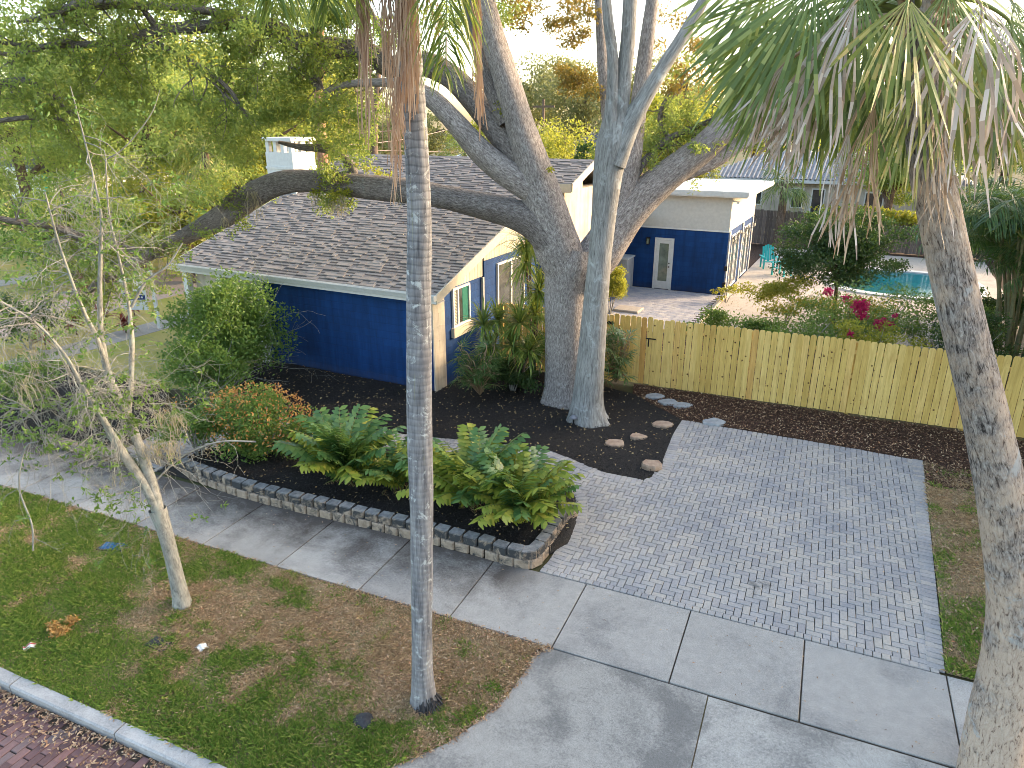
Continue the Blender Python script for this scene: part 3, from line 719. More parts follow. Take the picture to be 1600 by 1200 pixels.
def rake(x, y0, y1, nm, m):
    V = []
    for xx in (x, x + .035):
        V += [(xx, y0, rz(y0) - .24), (xx, y1, rz(y1) - .24), (xx, y1, rz(y1) + .004), (xx, y0, rz(y0) + .004)]
    obj(nm, V, np.array([(0, 1, 2, 3), (7, 6, 5, 4), (0, 4, 5, 1), (1, 5, 6, 2), (2, 6, 7, 3), (3, 7, 4, 0)]), m, house)
    V = [(x - .36, y0, rz(y0) - .245), (x + .0, y0, rz(y0) - .245), (x, y1, rz(y1) - .245), (x - .36, y1, rz(y1) - .245)]
    obj('soffit', V, np.array([[0, 1, 2, 3]]), m, house)
rake(RX1, EY - .02, RJ - .03, 'rake_board', M['trim']); rake(RX2, RJ - .02, RY, 'rake_board', M['trim']); rake(RX0 - .04, EY, RY, 'rake_board', M['trim'])
boxo('fascia', (RX1 + .04, RJ - .04, rz(RJ) - .27), (RX2, RJ - .012, rz(RJ) - .015), M['trim'], house)
MB().box((RX1 - .1, RJ + .35, 2.0), (RX2 - .38, 12, rz(RJ) - .28)).build('upper_wall', M['cream'], house)
V = [(RX2 - .38, RJ + .35, rz(RJ) - .28), (RX2 - .38, RY, rz(RJ) - .28), (RX2 - .38, RY, rz(RY) - .24), (RX2 - .38, RJ + .35, rz(RJ + .35) - .24)]
obj('upper_gable', V, np.array([[0, 1, 2, 3]]), M['cream'], house)
boxo('base_wall', (.07, 7.95, -.1), (RX2 - .385, 12, 2.7), M['blue'], house)
boxo('fascia', (RX0, EY - .03, EZ - .24), (RX1, EY - .002, EZ - .018), M['white'], house)
# K-style gutter along the eave
pr = [(-.03, -.14), (-.11, -.14), (-.14, -.07), (-.165, -.02), (-.165, .0), (-.155, .0), (-.13, -.06), (-.10, -.125), (-.035, -.125), (-.03, .0)]
gx0, gx1 = RX0 - .02, RX1 + .03
V = [(gx0, EY - .0 + a, EZ - .012 + b) for a, b in pr] + [(gx1, EY + a, EZ - .012 + b) for a, b in pr]; n = len(pr)
obj('gutter', V, np.array([(i, i + 1, n + i + 1, n + i) for i in range(n - 1)]), M['gutter'], house)
for xx in (gx0, gx1): boxo('gutter_end', (xx - .004, EY - .165, EZ - .152), (xx + .004, EY - .03, EZ - .013), M['gutter'], house)
boxo('front_soffit', (RX0, EY, EZ - .25), (RX1, 0.0, EZ - .235), M['white'], house)
# windows on the gable side
def side_window(x, y0, y1, z0, z1, mull, sill=False):
    wn = thing('window', None, None); wn.parent = house
    mb = MB(); t = .055
    mb.box((x, y0, z0), (x + .06, y0 + t, z1)); mb.box((x, y1 - t, z0), (x + .06, y1, z1)); mb.box((x, y0 + t, z1 - t), (x + .06, y1 - t, z1)); mb.box((x, y0 + t, z0), (x + .06, y1 - t, z0 + t))
    ym = y0 + (y1 - y0) * mull; mb.box((x + .002, ym - .03, z0 + t), (x + .055, ym + .03, z1 - t)); mb.build('frame', M['white'], wn)
    boxo('pane', (x + .012, y0 + t, z0 + t), (x + .02, y1 - t, z1 - t), M['glass'], wn)
    if sill:
        boxo('sill', (x - .001, y0 - .06, z0 - .26), (x + .1, y1 + .06, z0 - .002), M['trim'], wn)
        bl = MB()
        for k in range(24): bl.box((x + .021, y0 + t + .01, z0 + t + .02 + k * .04), (x + .026, ym - .04, z0 + t + .045 + k * .04))
        bl.build('blind', M['blind'], wn); boxo('curtain', (x + .021, ym + .25, z0 + t), (x + .025, y1 - t, z1 - t), M['green'], wn)
side_window(-.012, .86, 1.74, 1.5, 2.55, .3, True); side_window(.06, 3.2, 4.95, 1.15, 2.82, .5)
# chimney with an arcaded cap
ch = thing('chimney', None, None); ch.parent = house
cx0, cx1, cy0, cy1 = -9.55, -8.35, 4.45, 5.55
boxo('shaft', (cx0, cy0, -.1), (cx1, cy1, 5.62), M['white'], ch)
boxo('band', (cx0 - .03, cy0 - .03, 5.08), (cx1 + .03, cy1 + .03, 5.16), M['white'], ch)
for xx in np.linspace(cx0 + .09, cx1 - .09, 4):
    for yy in (cy0 + .09, cy1 - .09): boxo('pillar', (xx - .07, yy - .07, 5.62), (xx + .07, yy + .07, 5.98), M['white'], ch)
for yy in np.linspace(cy0 + .09, cy1 - .09, 3)[1:2]:
    for xx in (cx0 + .09, cx1 - .09): boxo('pillar', (xx - .07, yy - .07, 5.62), (xx + .07, yy + .07, 5.98), M['white'], ch)
boxo('cap', (cx0 - .05, cy0 - .05, 5.98), (cx1 + .05, cy1 + .05, 6.1), M['white'], ch, .02)
# ------------------------------------------------------------------ flat roofed blue wing
wing = thing('blue_wing', 'flat roofed blue wing with a cream upper band and a white glazed door', 'building', (0, 0, 0))
WX0, WX1, WY0, WY1 = -2.0, 4.38, 14.55, 20.4
boxo('wall', (WX0, WY0, -.1), (WX1, WY1, 2.54), M['blue'], wing)
M['band'] = m_plain('off_white_board', (.50, .48, .435), .7)
up = boxo('upper_band', (WX0, WY0 - .015, 2.545), (WX1 + .015, WY1, 3.85), M['band'], wing)
boxo('drip_strip', (WX0, WY0 - .035, 2.5), (WX1 + .03, WY0 - .017, 2.56), M['white'], wing)
rf = thing('roof', None, None); rf.parent = wing
def wroof(y): return 4.08 - .0 * (y - WY0)
boxo('roof_slab', (WX0, WY0 - .35, 3.86), (WX1 + .62, WY1 + .6, 4.05), M['white'], rf)
boxo('roof_edge', (WX0, WY0 - .38, 3.9), (WX1 + .655, WY0 - .352, 4.09), M['gutter'], rf)
boxo('roof_edge', (WX1 + .622, WY0 - .35, 3.9), (WX1 + .655, WY1 + .6, 4.09), M['gutter'], rf)
door = thing('door', None, None); door.parent = wing
DY = WY0 - .02; d0, d1 = 1.46, 2.25
mb = MB(); mb.box((d0, DY - .04, 0), (d0 + .08, DY + .015, 2.12)); mb.box((d1 - .08, DY - .04, 0), (d1, DY + .015, 2.12)); mb.box((d0 + .08, DY - .04, 2.04), (d1 - .08, DY + .015, 2.12)); mb.build('door_frame', M['white'], door)
mb = MB(); mb.box((d0 + .085, DY - .025, .02), (d0 + .2, DY + .014, 2.03)); mb.box((d1 - .2, DY - .025, .02), (d1 - .085, DY + .014, 2.03)); mb.box((d0 + .2, DY - .025, .02), (d1 - .2, DY + .014, .34)); mb.box((d0 + .2, DY - .025, 1.9), (d1 - .2, DY + .014, 2.03)); mb.build('door_leaf', M['white'], door)
boxo('pane', (d0 + .2, DY - .012, .34), (d1 - .2, DY - .004, 1.9), M['gglass'], door)
mb = MB(); mb.box((d1 - .165, DY - .06, .93), (d1 - .12, DY - .026, .98)); mb.box((d1 - .26, DY - .075, .945), (d1 - .12, DY - .06, .965)); mb.box((d1 - .165, DY - .055, 1.08), (d1 - .12, DY - .026, 1.13)); mb.build('handle', M['black'], door)
lp = thing('wall_lamp', 'small black oval lantern on the blue wall left of the white door', 'lamp', (1.17, WY0 - .002, 1.98))
mb = MB().box((-.06, -.02, -.14), (.06, 0, .14)).box((-.07, -.16, .1), (.07, -.02, .13)).box((-.06, -.15, -.16), (.06, -.03, -.13))
for a in (-.06, .05):
    for b in (-.15, -.04): mb.box((a, b, -.13), (a + .012, b + .012, .1))
mb.build('lamp_cage', M['black'], lp); boxo('lamp_glass', (-.045, -.135, -.125), (.045, -.042, .095), M['gglass'], lp)
# pool side of the wing: posts, windows
for yy in (14.75, 17.6, 20.1): boxo('corner_post', (WX1 + .002, yy - .12, 0), (WX1 + .05, yy + .12, 2.53), M['greyst'], wing)
for yy in (15.6, 16.5, 18.4, 19.2):
    wn = thing('window', None, None); wn.parent = wing
    mb = MB(); x = WX1 + .003; z0, z1, y0, y1 = .1, 2.3, yy - .36, yy + .36
    mb.box((x, y0, z0), (x + .04, y0 + .06, z1)); mb.box((x, y1 - .06, z0), (x + .04, y1, z1)); mb.box((x, y0 + .06, z1 - .06), (x + .04, y1 - .06, z1)); mb.box((x, y0 + .06, z0), (x + .04, y1 - .06, z0 + .1)); mb.build('frame', M['white'], wn)
    boxo('pane', (x + .005, y0 + .06, z0 + .1), (x + .012, y1 - .06, z1 - .06), M['glass'], wn)
fl = thing('floodlight', 'white twin floodlight under the corner soffit of the flat roof', 'lamp', (WX1 + .18, WY0 + .05, 3.7))
mb = MB().box((-.16, -.06, -.03), (-.1, .06, .05)); mb.bar((-.1, 0, 0), (.02, -.08, -.02), .015); mb.bar((-.1, 0, 0), (.02, .08, -.02), .015); mb.obox((.06, -.1, -.04), np.eye(3), (.05, .05, .04)); mb.obox((.06, .1, -.04), np.eye(3), (.05, .05, .04)); mb.build('floodlight_heads', M['white'], fl)
sl = thing('string_lights', 'black string of hanging bulbs along the pool side of the blue wing', 'lights', (WX1 + .1, WY0, 0))
tb = TB(); pts = []
for a, b in ((0, 2.0), (2.0, 4.0), (4.0, 5.9)):
    for t in np.linspace(0, 1, 8): pts.append((.02, a + (b - a) * t, 2.35 - .28 * 4 * t * (1 - t)))
tb.add(pts, [.012] * len(pts), 5); tb.build('cable', M['black'], sl)
M['bulb'] = m_plain('bulb_glass', (.65, .6, .5), .2)
for k in range(1, len(pts), 3):
    p = pts[k]; o = tubeo('bulb', [(p[0], p[1], p[2]), (p[0], p[1], p[2] - .05), (p[0], p[1], p[2] - .1), (p[0], p[1], p[2] - .15)], [.02, .03, .045, .01], M['bulb'], sl, 8)
for z_, k in ((1.0, 0), (.35, 1)):
    bx = tag(boxo('meter_box', (WX1 - .03, WY0 - .11 , z_), (WX1 + .09, WY0 - .018, z_ + .18), M['black']), 'small black meter box on the wing corner, ' + ('upper one' if k == 0 else 'lower one near the ground'), 'box', 'boxes on the wing corner')
# equipment screen next to the door
sc_w = thing('equipment_cabinet', 'pale grey cabinet against the blue wall left of the white door', 'cabinet', (0, 0, 0))
boxo('cabinet_body', (-.6, WY0 - 1.0, 0), (.62, WY0 - .1, 1.28), M['greyst'], sc_w); boxo('cabinet_top', (-.64, WY0 - 1.04, 1.282), (.66, WY0 - .08, 1.34), M['white'], sc_w)
# patio and pool
sheet('patio', rect(.05, 7.95, 4.4, 14.54), .0, M['joint'])
pat = bpy.data.objects['patio']
itp = [((i + .5) * .32 + .06 + (.16 if j % 2 else 0), (j + .5) * .16 + 8.0, 0, 1.0, 0.0) for i in range(13) for j in range(40)]
itp = [k for k in itp if k[0] < 4.3]
M['pat_o'] = m_paver('patio_paver', 'object', [(0, (.28, .29, .33)), (.5, (.36, .35, .37)), (1, (.42, .4, .39))]); M['pat_i'] = m_paver('patio_paver_field', 'island', [(0, (.28, .29, .33)), (.5, (.36, .35, .37)), (1, (.42, .4, .39))])
lay(itp, .32, .16, ('brick', 'brick_field'), (M['pat_o'], M['pat_i']), pat, lambda a, b, z: np.array([a, b, z]), .02, g)
step = tag(boxo('stone_step', (1.3, 10.0, .0), (2.25, 10.75, .1), M['deck'], None, .02), 'pale square step stone behind the fence beside the golden bush', 'step')
deck = boxo('pool_deck', (4.42, 9.6, -.05), (14.6, 27.5, .035), M['deck']); deck['kind'] = 'structure'
boxo('deck_rail', (4.55, 8.9, .03), (4.62, 15.5, .09), M['trim'], deck)
pool = thing('swimming_pool', 'turquoise swimming pool with pale coping in the back yard', 'pool', (0, 0, 0))
th = np.linspace(0, 2 * np.pi, 49)[:-1]
def ell(k): return np.stack([10.9 + (2.7 + k) * np.sign(np.cos(th)) * np.abs(np.cos(th)) ** .75, 20.1 + (2.75 + k) * np.sign(np.sin(th)) * np.abs(np.sin(th)) ** .75], 1)
o0, o1 = ell(0), ell(.38); n = 48
V = np.vstack([np.c_[o0, np.full(n, .10)], np.c_[o1, np.full(n, .10)], np.c_[o1, np.full(n, .0)], np.c_[o0, np.full(n, -.02)]])
i = np.arange(n); j = (i + 1) % n
obj('coping', V, np.vstack([np.stack([i, n + i, n + j, j], 1), np.stack([n + i, 2 * n + i, 2 * n + j, n + j], 1), np.stack([3 * n + i, i, j, 3 * n + j], 1)]), M['white'], pool)
n_ = NM('pool_water'); v = n_.coord('Object'); kk = n_.ramp(n_.noise(v, 1.2, 4, .6), [(.3, (.0, .085, .13)), (.7, (.005, .14, .19))]); n_.bump(n_.noise(v, 3, 3, .6), .12, .05); M['water'] = n_.done(kk, .08, .5)
obj('water', np.c_[o0, np.full(n, .042)], [np.arange(n)[None]], M['water'], pool)
# ------------------------------------------------------------------ new wooden fence with its gate
def m_wood(name):
    n = NM(name); v = n.coord('Object', (14, 14, 1.2)); r = n.rnd('object')
    base = n.ramp(r, [(0, (.52, .355, .10)), (.4, (.62, .44, .14)), (.75, (.68, .50, .18)), (1, (.56, .33, .10))])
    # shift the grain for every board
    cb = n.N('CombineXYZ'); n.L(n.math('MULTIPLY', r, 37.0), cb.inputs[0]); n.L(n.math('MULTIPLY', r, 91.0), cb.inputs[2])
    va = n.N('VectorMath', operation='ADD'); n.L(v, va.inputs[0]); n.L(cb.outputs[0], va.inputs[1]); vv = va.outputs[0]
    gr = n.noise(vv, 1.6, 5, .65, .5); c = n.mix(1, base, n.ramp(gr, [(.3, (.78, .74, .66)), (.7, (1.12, 1.12, 1.12))]), 'MULTIPLY')
    ob = n.coord('Object', (1, 1, 1)); vb = n.N('VectorMath', operation='ADD'); n.L(ob, vb.inputs[0]); n.L(cb.outputs[0], vb.inputs[1])
    kn = n.vor(vb.outputs[0], 4.6, 'F1'); c = n.mix(n.ramp(kn, [(.075, 1), (.13, 0)]), c, (.10, .045, .015))
    dm = n.noise(vb.outputs[0], 1.3, 3, .5); c = n.mix(n.math('MULTIPLY', n.ramp(dm, [(.58, 0), (.72, 1)]), .45), c, (.42, .24, .07))
    n.bump(gr, .25, .004); return n.done(c, .75)
M['wood'] = m_wood('new_pine')
FA = np.array([.45, 2.64]); FB = np.array([15.6, 3.55]); fd = (FB - FA) / np.linalg.norm(FB - FA); fn = np.array([fd[1], -fd[0]]); fang = math.atan2(fd[1], fd[0])
fence = thing('wooden_fence', 'new yellow pine picket fence along the back of the driveway', 'fence', (FA[0], FA[1], 0), rz=fang)
gate = thing('wooden_gate', 'pine picket gate with black strap hinge in the fence right of the grey tree', 'gate', (FA[0], FA[1], 0), rz=fang)
def picket_mesh(h, wd=.138, t=.017):
    a, b = wd / 2, .032
    pr = [(-a, 0), (a, 0), (a, h - .045), (a - b * .45, h - .012), (a - b, h), (-a + b, h), (-a + b * .45, h - .012), (-a, h - .045)]
    V = [(x, -t, z) for x, z in pr] + [(x, 0, z) for x, z in pr]; n = len(pr)
    me = mesh('picket', V, [np.array([(i, (i + 1) % n, n + (i + 1) % n, n + i) for i in range(n)]), np.array([list(range(n - 1, -1, -1)), list(range(n, 2 * n))])]); me.materials.append(M['wood']); return me
pm = [picket_mesh(1.82, .134), picket_mesh(1.83, .131), picket_mesh(1.81, .136)]
g = np.random.default_rng(8)
Lf = np.linalg.norm(FB - FA); px_ = .07; gx0 = 3.28; gx1 = 4.36
while px_ < Lf:
    ing = gx0 < px_ < gx1
    o = bpy.data.objects.new('picket', pm[g.integers(3)]); C.objects.link(o); o.parent = gate if ing else fence
    o.location = (px_, g.normal(0, .002) - (.012 if ing else 0), .03 + g.normal(0, .004) + (.03 if ing else 0)); o.rotation_euler = (g.normal(0, .004), g.normal(0, .004), g.normal(0, .01))
    px_ += .1445 + g.uniform(-.002, .003)
for z in (.35, .95, 1.55):
    for a, b in ((0, gx0 - .03), (gx1 + .03, Lf)): boxo('rail', (a, .003, z - .045), (b, .04, z + .045), M['wood'], fence)
    boxo('rail', (gx0 + .02, -.008, z - .05), (gx1 - .02, .03, z + .04), M['wood'], gate)
for a in np.r_[.05, gx0 - .06, gx1 + .06, np.arange(gx1 + 2.4, Lf, 2.4)]: boxo('post', (a - .045, .042, -.1), (a + .045, .132, 1.78), M['wood'], fence)
for zh in (1.62, .3):
    mb = MB(); z = zh
    for x0, x1 in ((gx0 - .17, gx0 + .0), (gx0 + .0, gx0 + .17)):
        xm = (x0 + x1) / 2
        V = [(x0, -.036, z), (xm, -.036, z - .055), (x1, -.036, z), (xm, -.036, z + .055)]; mb.add(V + [(x, -.03, q) for x, _, q in V], [(0, 1, 2, 3), (0, 4, 5, 1), (1, 5, 6, 2), (2, 6, 7, 3), (3, 7, 4, 0)])
    mb.box((gx0 - .014, -.045, z - .05), (gx0 + .014, -.03, z + .05)); mb.build('strap_hinge', M['black'], gate)
mb = MB().box((gx1 - .16, -.045, 1.3), (gx1 + .1, -.03, 1.33)).box((gx1 - .1, -.05, 1.1), (gx1 - .07, -.03, 1.32)); mb.build('latch', M['black'], gate)
# old brown fence at the back of the yard
M['oldwood'] = m_noise('weathered_wood', [(.3, (.09, .07, .06)), (.7, (.2, .16, .14))], 3, vs=(8, 8, 1), rnd='object', amt=(.7, 1.25))
bf = thing('back_fence', 'weathered brown board fence behind the pool', 'fence', (3.0, 28.6, 0))
bm_ = MB().box((-.085, 0, 0), (.085, .02, 1.9)); bme = mesh('picket', bm_.V[0], bm_.faces()); bme.materials.append(M['oldwood'])
for k in range(110):
    o = bpy.data.objects.new('picket', bme); C.objects.link(o); o.parent = bf; o.location = (-.5 + k * .18, g.normal(0, .004), g.normal(0, .02))
for z in (.5, 1.5): boxo('rail', (-.6, .022, z - .05), (19.5, .06, z + .05), M['oldwood'], bf)
# ------------------------------------------------------------------ planter wall of two block courses
def m_block(name, stained):
    n = NM(name); v = n.coord('Object'); r = n.rnd('object')
    cb = n.N('CombineXYZ'); n.L(n.math('MULTIPLY', r, 53.0), cb.inputs[0]); n.L(n.math('MULTIPLY', r, 17.0), cb.inputs[1]); va = n.N('VectorMath', operation='ADD'); n.L(v, va.inputs[0]); n.L(cb.outputs[0], va.inputs[1])
    c = n.ramp(n.noise(va.outputs[0], 9, 5, .7), [(.3, (.20, .155, .115)), (.7, (.36, .29, .225))])
    f = n.noise(va.outputs[0], 4.5, 6, .7, .8); c = n.mix(n.ramp(f, [(.36, 0), (.52, 1)] if stained else [(.50, 0), (.64, 1)]), c, (.04, .042, .045))
    if stained:
        gz = n.N('NewGeometry'); sz = n.N('SeparateXYZ'); n.L(gz.outputs['Normal'], sz.inputs[0]); top = n.ramp(sz.outputs[2], [(.55, 0), (.9, 1)])
        c = n.mix(n.math('MULTIPLY', top, .8), c, n.ramp(n.noise(va.outputs[0], 10, 5, .65), [(.3, (.10, .105, .11)), (.7, (.27, .275, .28))]))
    n.bump(n.noise(va.outputs[0], 22, 5, .7), .7, .012); return n.done(c, .92)
M['bl_top'] = m_block('stained_block', True); M['bl_bot'] = m_block('tan_block', False)
def block_mesh(h=.148, L=.268, dp=.19):
    a = L / 2 - .006; f = .03
    pr = [(-a + .02, 0), (-a, .03), (-a * .86, dp), (a * .86, dp), (a, .03), (a - .02, 0)]
    n = len(pr); V = [(x, y, 0) for x, y in pr] + [(x, y, h - .015) for x, y in pr] + [(x * .95, .014 + y * .9, h) for x, y in pr]
    Q = [(i, (i + 1) % n, n + (i + 1) % n, n + i) for i in range(n)] + [(n + i, n + (i + 1) % n, 2 * n + (i + 1) % n, 2 * n + i) for i in range(n)]
    Q = [tuple(reversed(q)) for q in Q]
    me = mesh('block', V, [np.array(Q), np.arange(3 * n - 1, 2 * n - 1, -1)[None]]); return me
def block_wall(nm, label, line, courses, top_stain=True):
    t = thing(nm, label, 'planter wall', (0, 0, 0)); P, _ = smooth_path([(x, y, 0) for x, y in line], [1] * len(line), .04)
    s = np.concatenate([[0], np.cumsum(np.linalg.norm(np.diff(P, axis=0), axis=1))])
    for c in range(courses):
        me = [block_mesh(h) for h in (.145, .152)]
        for q in me: q.materials.append(M['bl_top'] if (c == courses - 1 and top_stain) else M['bl_bot'])
        pos = .13 + (.135 if c % 2 else 0)
        while pos < s[-1] - .08:
            x = np.interp(pos, s, P[:, 0]); y = np.interp(pos, s, P[:, 1]); x2 = np.interp(pos + .03, s, P[:, 0]); y2 = np.interp(pos + .03, s, P[:, 1]); x1 = np.interp(pos - .03, s, P[:, 0]); y1 = np.interp(pos - .03, s, P[:, 1])
            a = math.atan2(y2 - y1, x2 - x1); nn = np.array([-math.sin(a), math.cos(a)])
            o = bpy.data.objects.new('block', me[g.integers(2)]); C.objects.link(o); o.parent = t
            off = .025 * c + g.normal(0, .004); o.location = (x + nn[0] * off, y + nn[1] * off, .0 + c * .15); o.rotation_euler = (0, 0, a + g.normal(0, .03)); o.scale = (1, 1, g.uniform(.97, 1.04))
            pos += .27
    return t
bw = [tuple(gnd(x, y)[:2]) for x, y in ((236, 722), (320, 758), (400, 784), (520, 813), (640, 842), (740, 868), (806, 887), (838, 886), (862, 862), (890, 820), (905, 805))]
block_wall('planter_wall', 'low two course block wall stained black, curving round the planter beside the sidewalk', bw, 2)
lw = [S(-12.5, .08)[:2], S(-11.3, .05)[:2], gnd(128, 708)[:2], gnd(180, 716)[:2]]
block_wall('low_stone_edging', 'pale single course block edging beside the sidewalk at the left corner bed', [tuple(q) for q in lw], 1, False)
# stepping stones
M['tanst'] = m_noise('tan_flagstone', [(.3, (.24, .16, .11)), (.7, (.42, .31, .23))], 8, bump=.6); M['grst'] = m_noise('grey_flagstone', [(.3, (.22, .23, .24)), (.7, (.36, .37, .38))], 8, bump=.6)
ST = [(1035, 663, 30, 'tan', 'tan stepping stone nearest the grey paver corner by the tree'), (996, 682, 26, 'tan', 'small tan stepping stone, middle one of three in the black mulch'), (961, 692, 30, 'tan', 'flat tan stepping stone nearest the grey tree trunk'), (1018, 728, 30, 'tan', 'thick tan rock at the tip of the black mulch bed'),
      (1023, 619, 27, 'gry', 'grey flagstone by the gate, furthest from the driveway'), (1044, 628, 28, 'gry', 'grey flagstone overlapping its neighbours, middle of the row at the gate'), (1066, 633, 28, 'gry', 'narrow grey flagstone by the gate, nearest the driveway'), (1116, 659, 34, 'gry', 'lone grey flagstone on the paver edge near the fence')]
for k, (x, y, wd, c, lab) in enumerate(ST):
    p = gnd(x, y, .04); s_ = mpp(x, y, depth(p)) * wd / 2; n = 9; a = np.arange(n) * 2 * np.pi / n; rr = s_ * g.uniform(.8, 1.12, n); q = np.stack([np.cos(a) * rr * 1.1, np.sin(a) * rr * .85], 1); h = .05 if k != 3 else .12
    V = np.vstack([np.c_[q, np.full(n, -.05)], np.c_[q * .99, np.full(n, h * .5)], np.c_[q * .9, np.full(n, h * .75) + g.uniform(0, .012, n)]]); i = np.arange(n); j = (i + 1) % n
    o = obj('stepping_stone', V, [np.vstack([np.stack([i, j, n + j, n + i], 1), np.stack([n + i, n + j, 2 * n + j, 2 * n + i], 1)]), np.arange(2 * n, 3 * n)[None]], M['tanst'] if c == 'tan' else M['grst'], loc=(p[0], p[1], .02)); o.rotation_euler = (0, 0, YAW)
    tag(o, lab, 'stepping stone', 'stepping stones by the tree')
# ------------------------------------------------------------------ bark and foliage materials
def m_bark(name, dark, mid, light, us=7.0, vs=1.6, lich=None, lichamt=(.58, .68), bump=.9, bd=.05, warm=None):
    n = NM(name); uv = n.coord('UV', (us, vs, 1)); ob = n.coord('Object')
    f = n.noise(uv, 2.6, 6, .68, .6); r = n.vor(uv, 2.2, 'DISTANCE_TO_EDGE') if False else n.noise(uv, 5.5, 4, .6, 1.2)
    h = n.math('ADD', n.math('MULTIPLY', f, .6), n.math('MULTIPLY', r, .4))
    c = n.ramp(h, [(.36, dark), (.5, mid), (.64, light)])
    c = n.mix(1, c, n.ramp(n.noise(ob, 1.4, 4, .6), [(.3, (.82,) * 3), (.7, (1.15,) * 3)]), 'MULTIPLY')
    if lich: c = n.mix(n.ramp(n.noise(ob, 3.4, 6, .68, .6), [(lichamt[0], 0), (lichamt[1], .85)]), c, lich)
    n.bump(h, bump, bd); return n.done(c, .95)
M['oakbark'] = m_bark('oak_bark', (.09, .076, .07), (.29, .255, .24), (.54, .50, .47), 13, 3.6, (.34, .35, .345), (.62, .74), 1.0, .05)
M['limbbark'] = m_bark('dark_limb_bark', (.06, .05, .046), (.19, .165, .155), (.38, .345, .32), 14, 3.4, (.24, .26, .25), (.62, .74), 1.0, .06)
M['smooth'] = m_bark('smooth_grey_bark', (.10, .095, .09), (.24, .235, .225), (.36, .355, .34), 12, 1.1, (.40, .415, .41), (.56, .68), .7, .03)
M['twigbark'] = m_bark('grey_twig_bark', (.11, .11, .10), (.25, .245, .22), (.36, .35, .31), 10, 3, (.27, .30, .265), (.55, .65), .5, .01)
M['brownbark'] = m_bark('brown_bark', (.05, .035, .025), (.14, .10, .075), (.25, .19, .15), 6, 1.2)
def m_queen():
    n = NM('ringed_palm_bark'); uv = n.coord('UV', (1, 1, 1)); ob = n.coord('Object')
    wv = n.N('TexWave', bands_direction='Y'); wv.inputs['Scale'].default_value = 4.2; wv.inputs['Distortion'].default_value = 2.2; wv.inputs['Detail'].default_value = 3; wv.inputs['Detail Scale'].default_value = 1.6; n.L(uv, wv.inputs['Vector'])
    st = n.noise(n.coord('UV', (9, .7, 1)), 3, 5, .65)
    c = n.ramp(st, [(.32, (.085, .085, .095)), (.5, (.19, .187, .195)), (.68, (.29, .285, .285))])
    zz = n.N('SeparateXYZ'); n.L(ob, zz.inputs[0]); up_ = n.ramp(n.math('MULTIPLY', zz.outputs[2], .125), [(.3, 0), (.7, 1)])
    ring = n.ramp(wv.outputs[0], [(0, (.45, .45, .45)), (.25, (1, 1, 1))]); c = n.mix(n.math('ADD', n.math('MULTIPLY', up_, .5), .1), c, n.mix(1, c, ring, 'MULTIPLY'))
    l = n.noise(ob, 9, 6, .75, .4); c = n.mix(n.ramp(l, [(.56, 0), (.64, .8)]), c, (.48, .50, .49))
    l2 = n.noise(ob, 2.0, 5, .7); c = n.mix(n.ramp(l2, [(.54, 0), (.68, .6)]), c, (.12, .12, .135))
    yl = n.noise(n.coord('UV', (7, .35, 1)), 2.2, 4, .6); c = n.mix(n.ramp(yl, [(.62, 0), (.72, .5)]), c, (.33, .32, .16))
    n.bump(n.mix(.6, st, wv.outputs[0]), .45, .012); return n.done(c, .85)
M['queen'] = m_queen()
def m_sabal():
    n = NM('sabal_bark'); ob = n.coord('Object'); uv = n.coord('UV', (13, 3.2, 1))
    f = n.noise(uv, 3.2, 6, .7, .9); mo = n.noise(ob, 2.3, 5, .68, .5)
    sp_ = n.N('SeparateXYZ'); n.L(n.coord('Object'), sp_.inputs[0])
    rough = n.ramp(n.math('ADD', n.math('MULTIPLY', n.noise(ob, 1.6, 5, .7), .5), n.math('MULTIPLY', n.noise(n.coord('UV', (1.1, .15, 1)), 1.0, 3, .5), .5)), [(.46, 0), (.54, 1)])
    tan = n.ramp(f, [(.36, (.16, .11, .085)), (.44, (.50, .385, .30)), (.7, (.60, .49, .40))])
    gry = n.ramp(f, [(.38, (.035, .03, .028)), (.5, (.25, .22, .205)), (.66, (.50, .465, .435))])
    c = n.mix(rough, tan, gry); c = n.mix(n.ramp(mo, [(.60, 0), (.66, .75)]), c, (.42, .44, .45))
    n.bump(f, 1.0, .035); return n.done(c, .95)
M['sabal'] = m_sabal()
M['oakleaf'] = m_leaf('oak_leaf', [(0, (.075, .125, .035)), (.45, (.14, .21, .055)), (.8, (.24, .30, .075)), (1, (.36, .35, .09))], (.5, .58, .12), .48, patch=.25)
M['bronze'] = m_leaf('bronze_oak_leaf', [(0, (.07, .07, .015)), (.5, (.16, .13, .03)), (1, (.28, .15, .04))], (.4, .3, .05), .45)
M['gleaf'] = m_leaf('green_leaf', [(0, (.045, .095, .022)), (.5, (.085, .165, .036)), (1, (.16, .24, .055))], (.3, .44, .08), .38)
M['yleaf'] = m_leaf('yellow_green_leaf', [(0, (.13, .16, .025)), (.5, (.24, .27, .04)), (1, (.4, .36, .06))], (.5, .5, .06), .48, patch=.25)
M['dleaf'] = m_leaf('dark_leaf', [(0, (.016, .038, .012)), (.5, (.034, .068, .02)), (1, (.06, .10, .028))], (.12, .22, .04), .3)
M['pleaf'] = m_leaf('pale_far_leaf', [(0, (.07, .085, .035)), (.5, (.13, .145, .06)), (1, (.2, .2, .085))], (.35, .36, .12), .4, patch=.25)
M['moss'] = m_leaf('spanish_moss', [(0, (.22, .2, .14)), (1, (.42, .37, .26))], (.5, .42, .25), .4)
